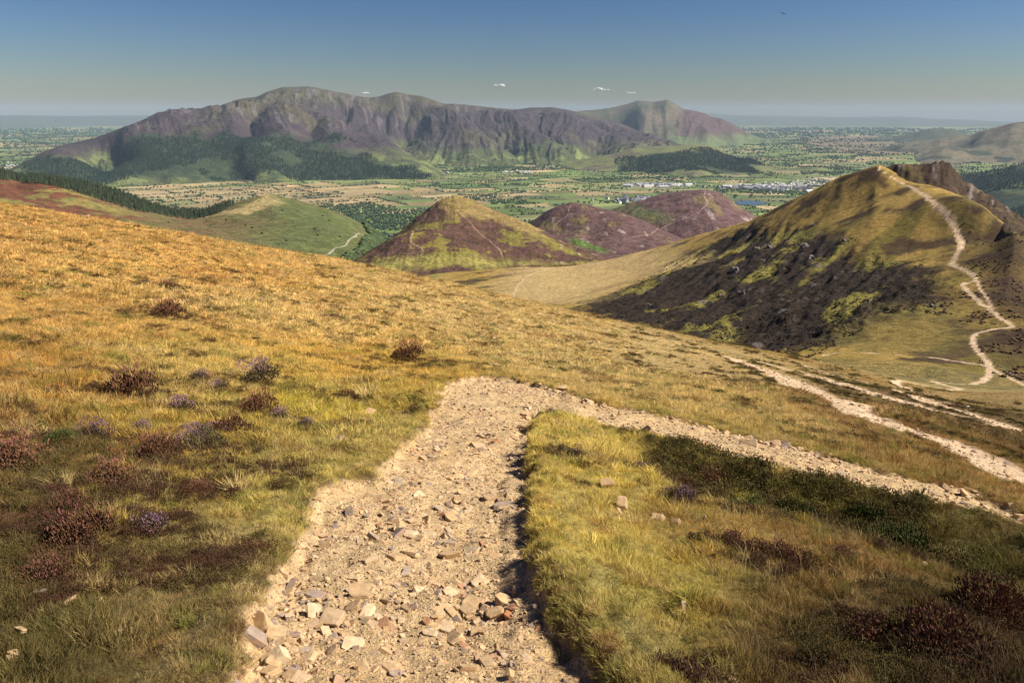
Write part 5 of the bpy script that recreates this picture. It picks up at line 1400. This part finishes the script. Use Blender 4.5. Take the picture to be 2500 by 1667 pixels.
for (u, v, pose, j, lb) in people:
    (x,), (y,) = G.hit([u], [v], 250, 420); z = float(gh(np.array([x]), np.array([y]))[0])
    person(x, y, z, pose, J[j], random.uniform(2.4, 3.9), lb)

# ================================================================== BIRDS AND CLOUDS
M_BIRD = fm('dark_feathers', (.03, .03, .035))
def bird(u, v, r, span, roll, lb):
    a, w = sight(u, v); a, w = float(a), float(w)
    o = empty('bird', (r * math.sin(a), r * math.cos(a), r * w), 1.2); o.rotation_euler = (roll, .2, 1.3); o.scale = (span,) * 3; tag(o, lb, 'bird', 'birds in the sky')
    bm = bmesh.new(); prof = [(-.30, .01), (-.2, .035), (-.05, .06), (.1, .055), (.2, .04), (.26, .035), (.32, .006)]
    rg = [[bm.verts.new((x, q * math.cos(t * math.pi / 4), q * math.sin(t * math.pi / 4))) for t in range(8)] for x, q in prof]
    for A, B in zip(rg, rg[1:]):
        for t in range(8): bm.faces.new((A[t], A[(t + 1) % 8], B[(t + 1) % 8], B[t]))
    me = bpy.data.meshes.new('body'); bm.to_mesh(me); bm.free(); me.materials.append(M_BIRD); link('body', me, o)
    for s in (-1, 1):
        pts = [(.10, .03, .02), (.14, .22, .08), (.02, .50, .03), (-.04, .30, .07), (-.08, .04, .02)]
        V = [(x, s * y, z + .006) for x, y, z in pts] + [(x, s * y, z - .006) for x, y, z in pts]
        F = [(0, 1, 3, 4), (1, 2, 3), (9, 8, 6, 5), (8, 7, 6)] + [(i, (i + 1) % 5, 5 + (i + 1) % 5, 5 + i) for i in range(5)]
        me = bpy.data.meshes.new('wing'); me.from_pydata(V, [], F); me.materials.append(M_BIRD); link('wing', me, o)
bird(1912, 34, 95, .75, .35, 'dark bird gliding high in the sky above the right-hand ridge')
bird(453, 115, 190, .8, .5, 'faint small bird in the upper left of the sky')

def cloud_mat():
    N = NT('cloud_vapour'); b = N.n('ShaderNodeBsdfPrincipled'); b.inputs['Base Color'].default_value = (.97, .95, .93, 1); b.inputs['Roughness'].default_value = 1
    tr = N.n('ShaderNodeBsdfTransparent'); ms = N.n('ShaderNodeMixShader'); lw = N.n('ShaderNodeLayerWeight'); lw.inputs[0].default_value = .35
    mr = N.n('ShaderNodeMapRange'); mr.inputs['From Min'].default_value = .1; mr.inputs['From Max'].default_value = .75; mr.inputs['To Min'].default_value = .45; mr.inputs['To Max'].default_value = 1.0
    N.l(lw.outputs['Facing'], mr.inputs['Value']); N.l(mr.outputs[0], ms.inputs[0]); N.l(b.outputs[0], ms.inputs[1]); N.l(tr.outputs[0], ms.inputs[2]); N.l(ms.outputs[0], N.out.inputs[0]); return N.m
M_CLOUD = cloud_mat()
for (u, v, wpx, hpx, lb) in ((1222,210,40,8,'small white cloud left of the other, above the low middle ridge'),(1467,219,48,8,'brightest small white cloud, just left of the pointed far mountain'),(1540,228,26,5,'faint wisp of cloud right of the brightest one'),(892,228,22,6,'tiny cloud touching the dip of the great mountain skyline')):
    a, w = sight(u, v); a, w = float(a), float(w); r = 34000.0; k = r / FPX
    rg = np.random.default_rng(int(u)); bm = bmesh.new()
    for i in range(9):
        t = rg.uniform(-1, 1); s = (1 - abs(t) * .6) * rg.uniform(.6, 1)
        mtx = Matrix.Translation((t * wpx * k * .36, rg.uniform(-.2, .2) * wpx * k, rg.uniform(-.1, .25) * hpx * k)) @ Matrix.Diagonal((wpx * k * .22 * s, wpx * k * .2 * s, hpx * k * .5 * s, 1))
        bmesh.ops.create_icosphere(bm, subdivisions=3, radius=1, matrix=mtx)
    for q in bm.verts: q.co += Vector((rg.normal(0, 6), rg.normal(0, 6), rg.normal(0, 4)))
    me = bpy.data.meshes.new('cloud'); bm.to_mesh(me); bm.free(); me.materials.append(M_CLOUD)
    for p in me.polygons: p.use_smooth = True
    o = link('cloud', me, None, (r * math.sin(a), r * math.cos(a), r * w), (0, 0, -a)); tag(o, lb, 'cloud', 'small clouds over the mountains')
# ------------------------------------------------------------------ haze
def build_haze():
    N = NT('haze_air')
    v = N.n('ShaderNodeVolumePrincipled')
    v.inputs['Color'].default_value = (.56, .78, 1.0, 1)
    v.inputs['Density'].default_value = HAZE
    v.inputs['Anisotropy'].default_value = 0.0
    N.l(v.outputs[0], N.out.inputs['Volume'])
    me = bpy.data.meshes.new('haze')
    x0, x1, y0, y1, z0, z1 = -48000, 50000, -3000, 56000, FLOOR - 40, 420
    vs = [(x, y, z) for x in (x0, x1) for y in (y0, y1) for z in (z0, z1)]
    fs = [(0, 1, 3, 2), (4, 6, 7, 5), (0, 4, 5, 1), (2, 3, 7, 6), (0, 2, 6, 4), (1, 5, 7, 3)]
    me.from_pydata(vs, [], fs); me.materials.append(N.m)
    tag(link('haze', me), kind='stuff')
HAZE = 1.5e-5
build_haze()
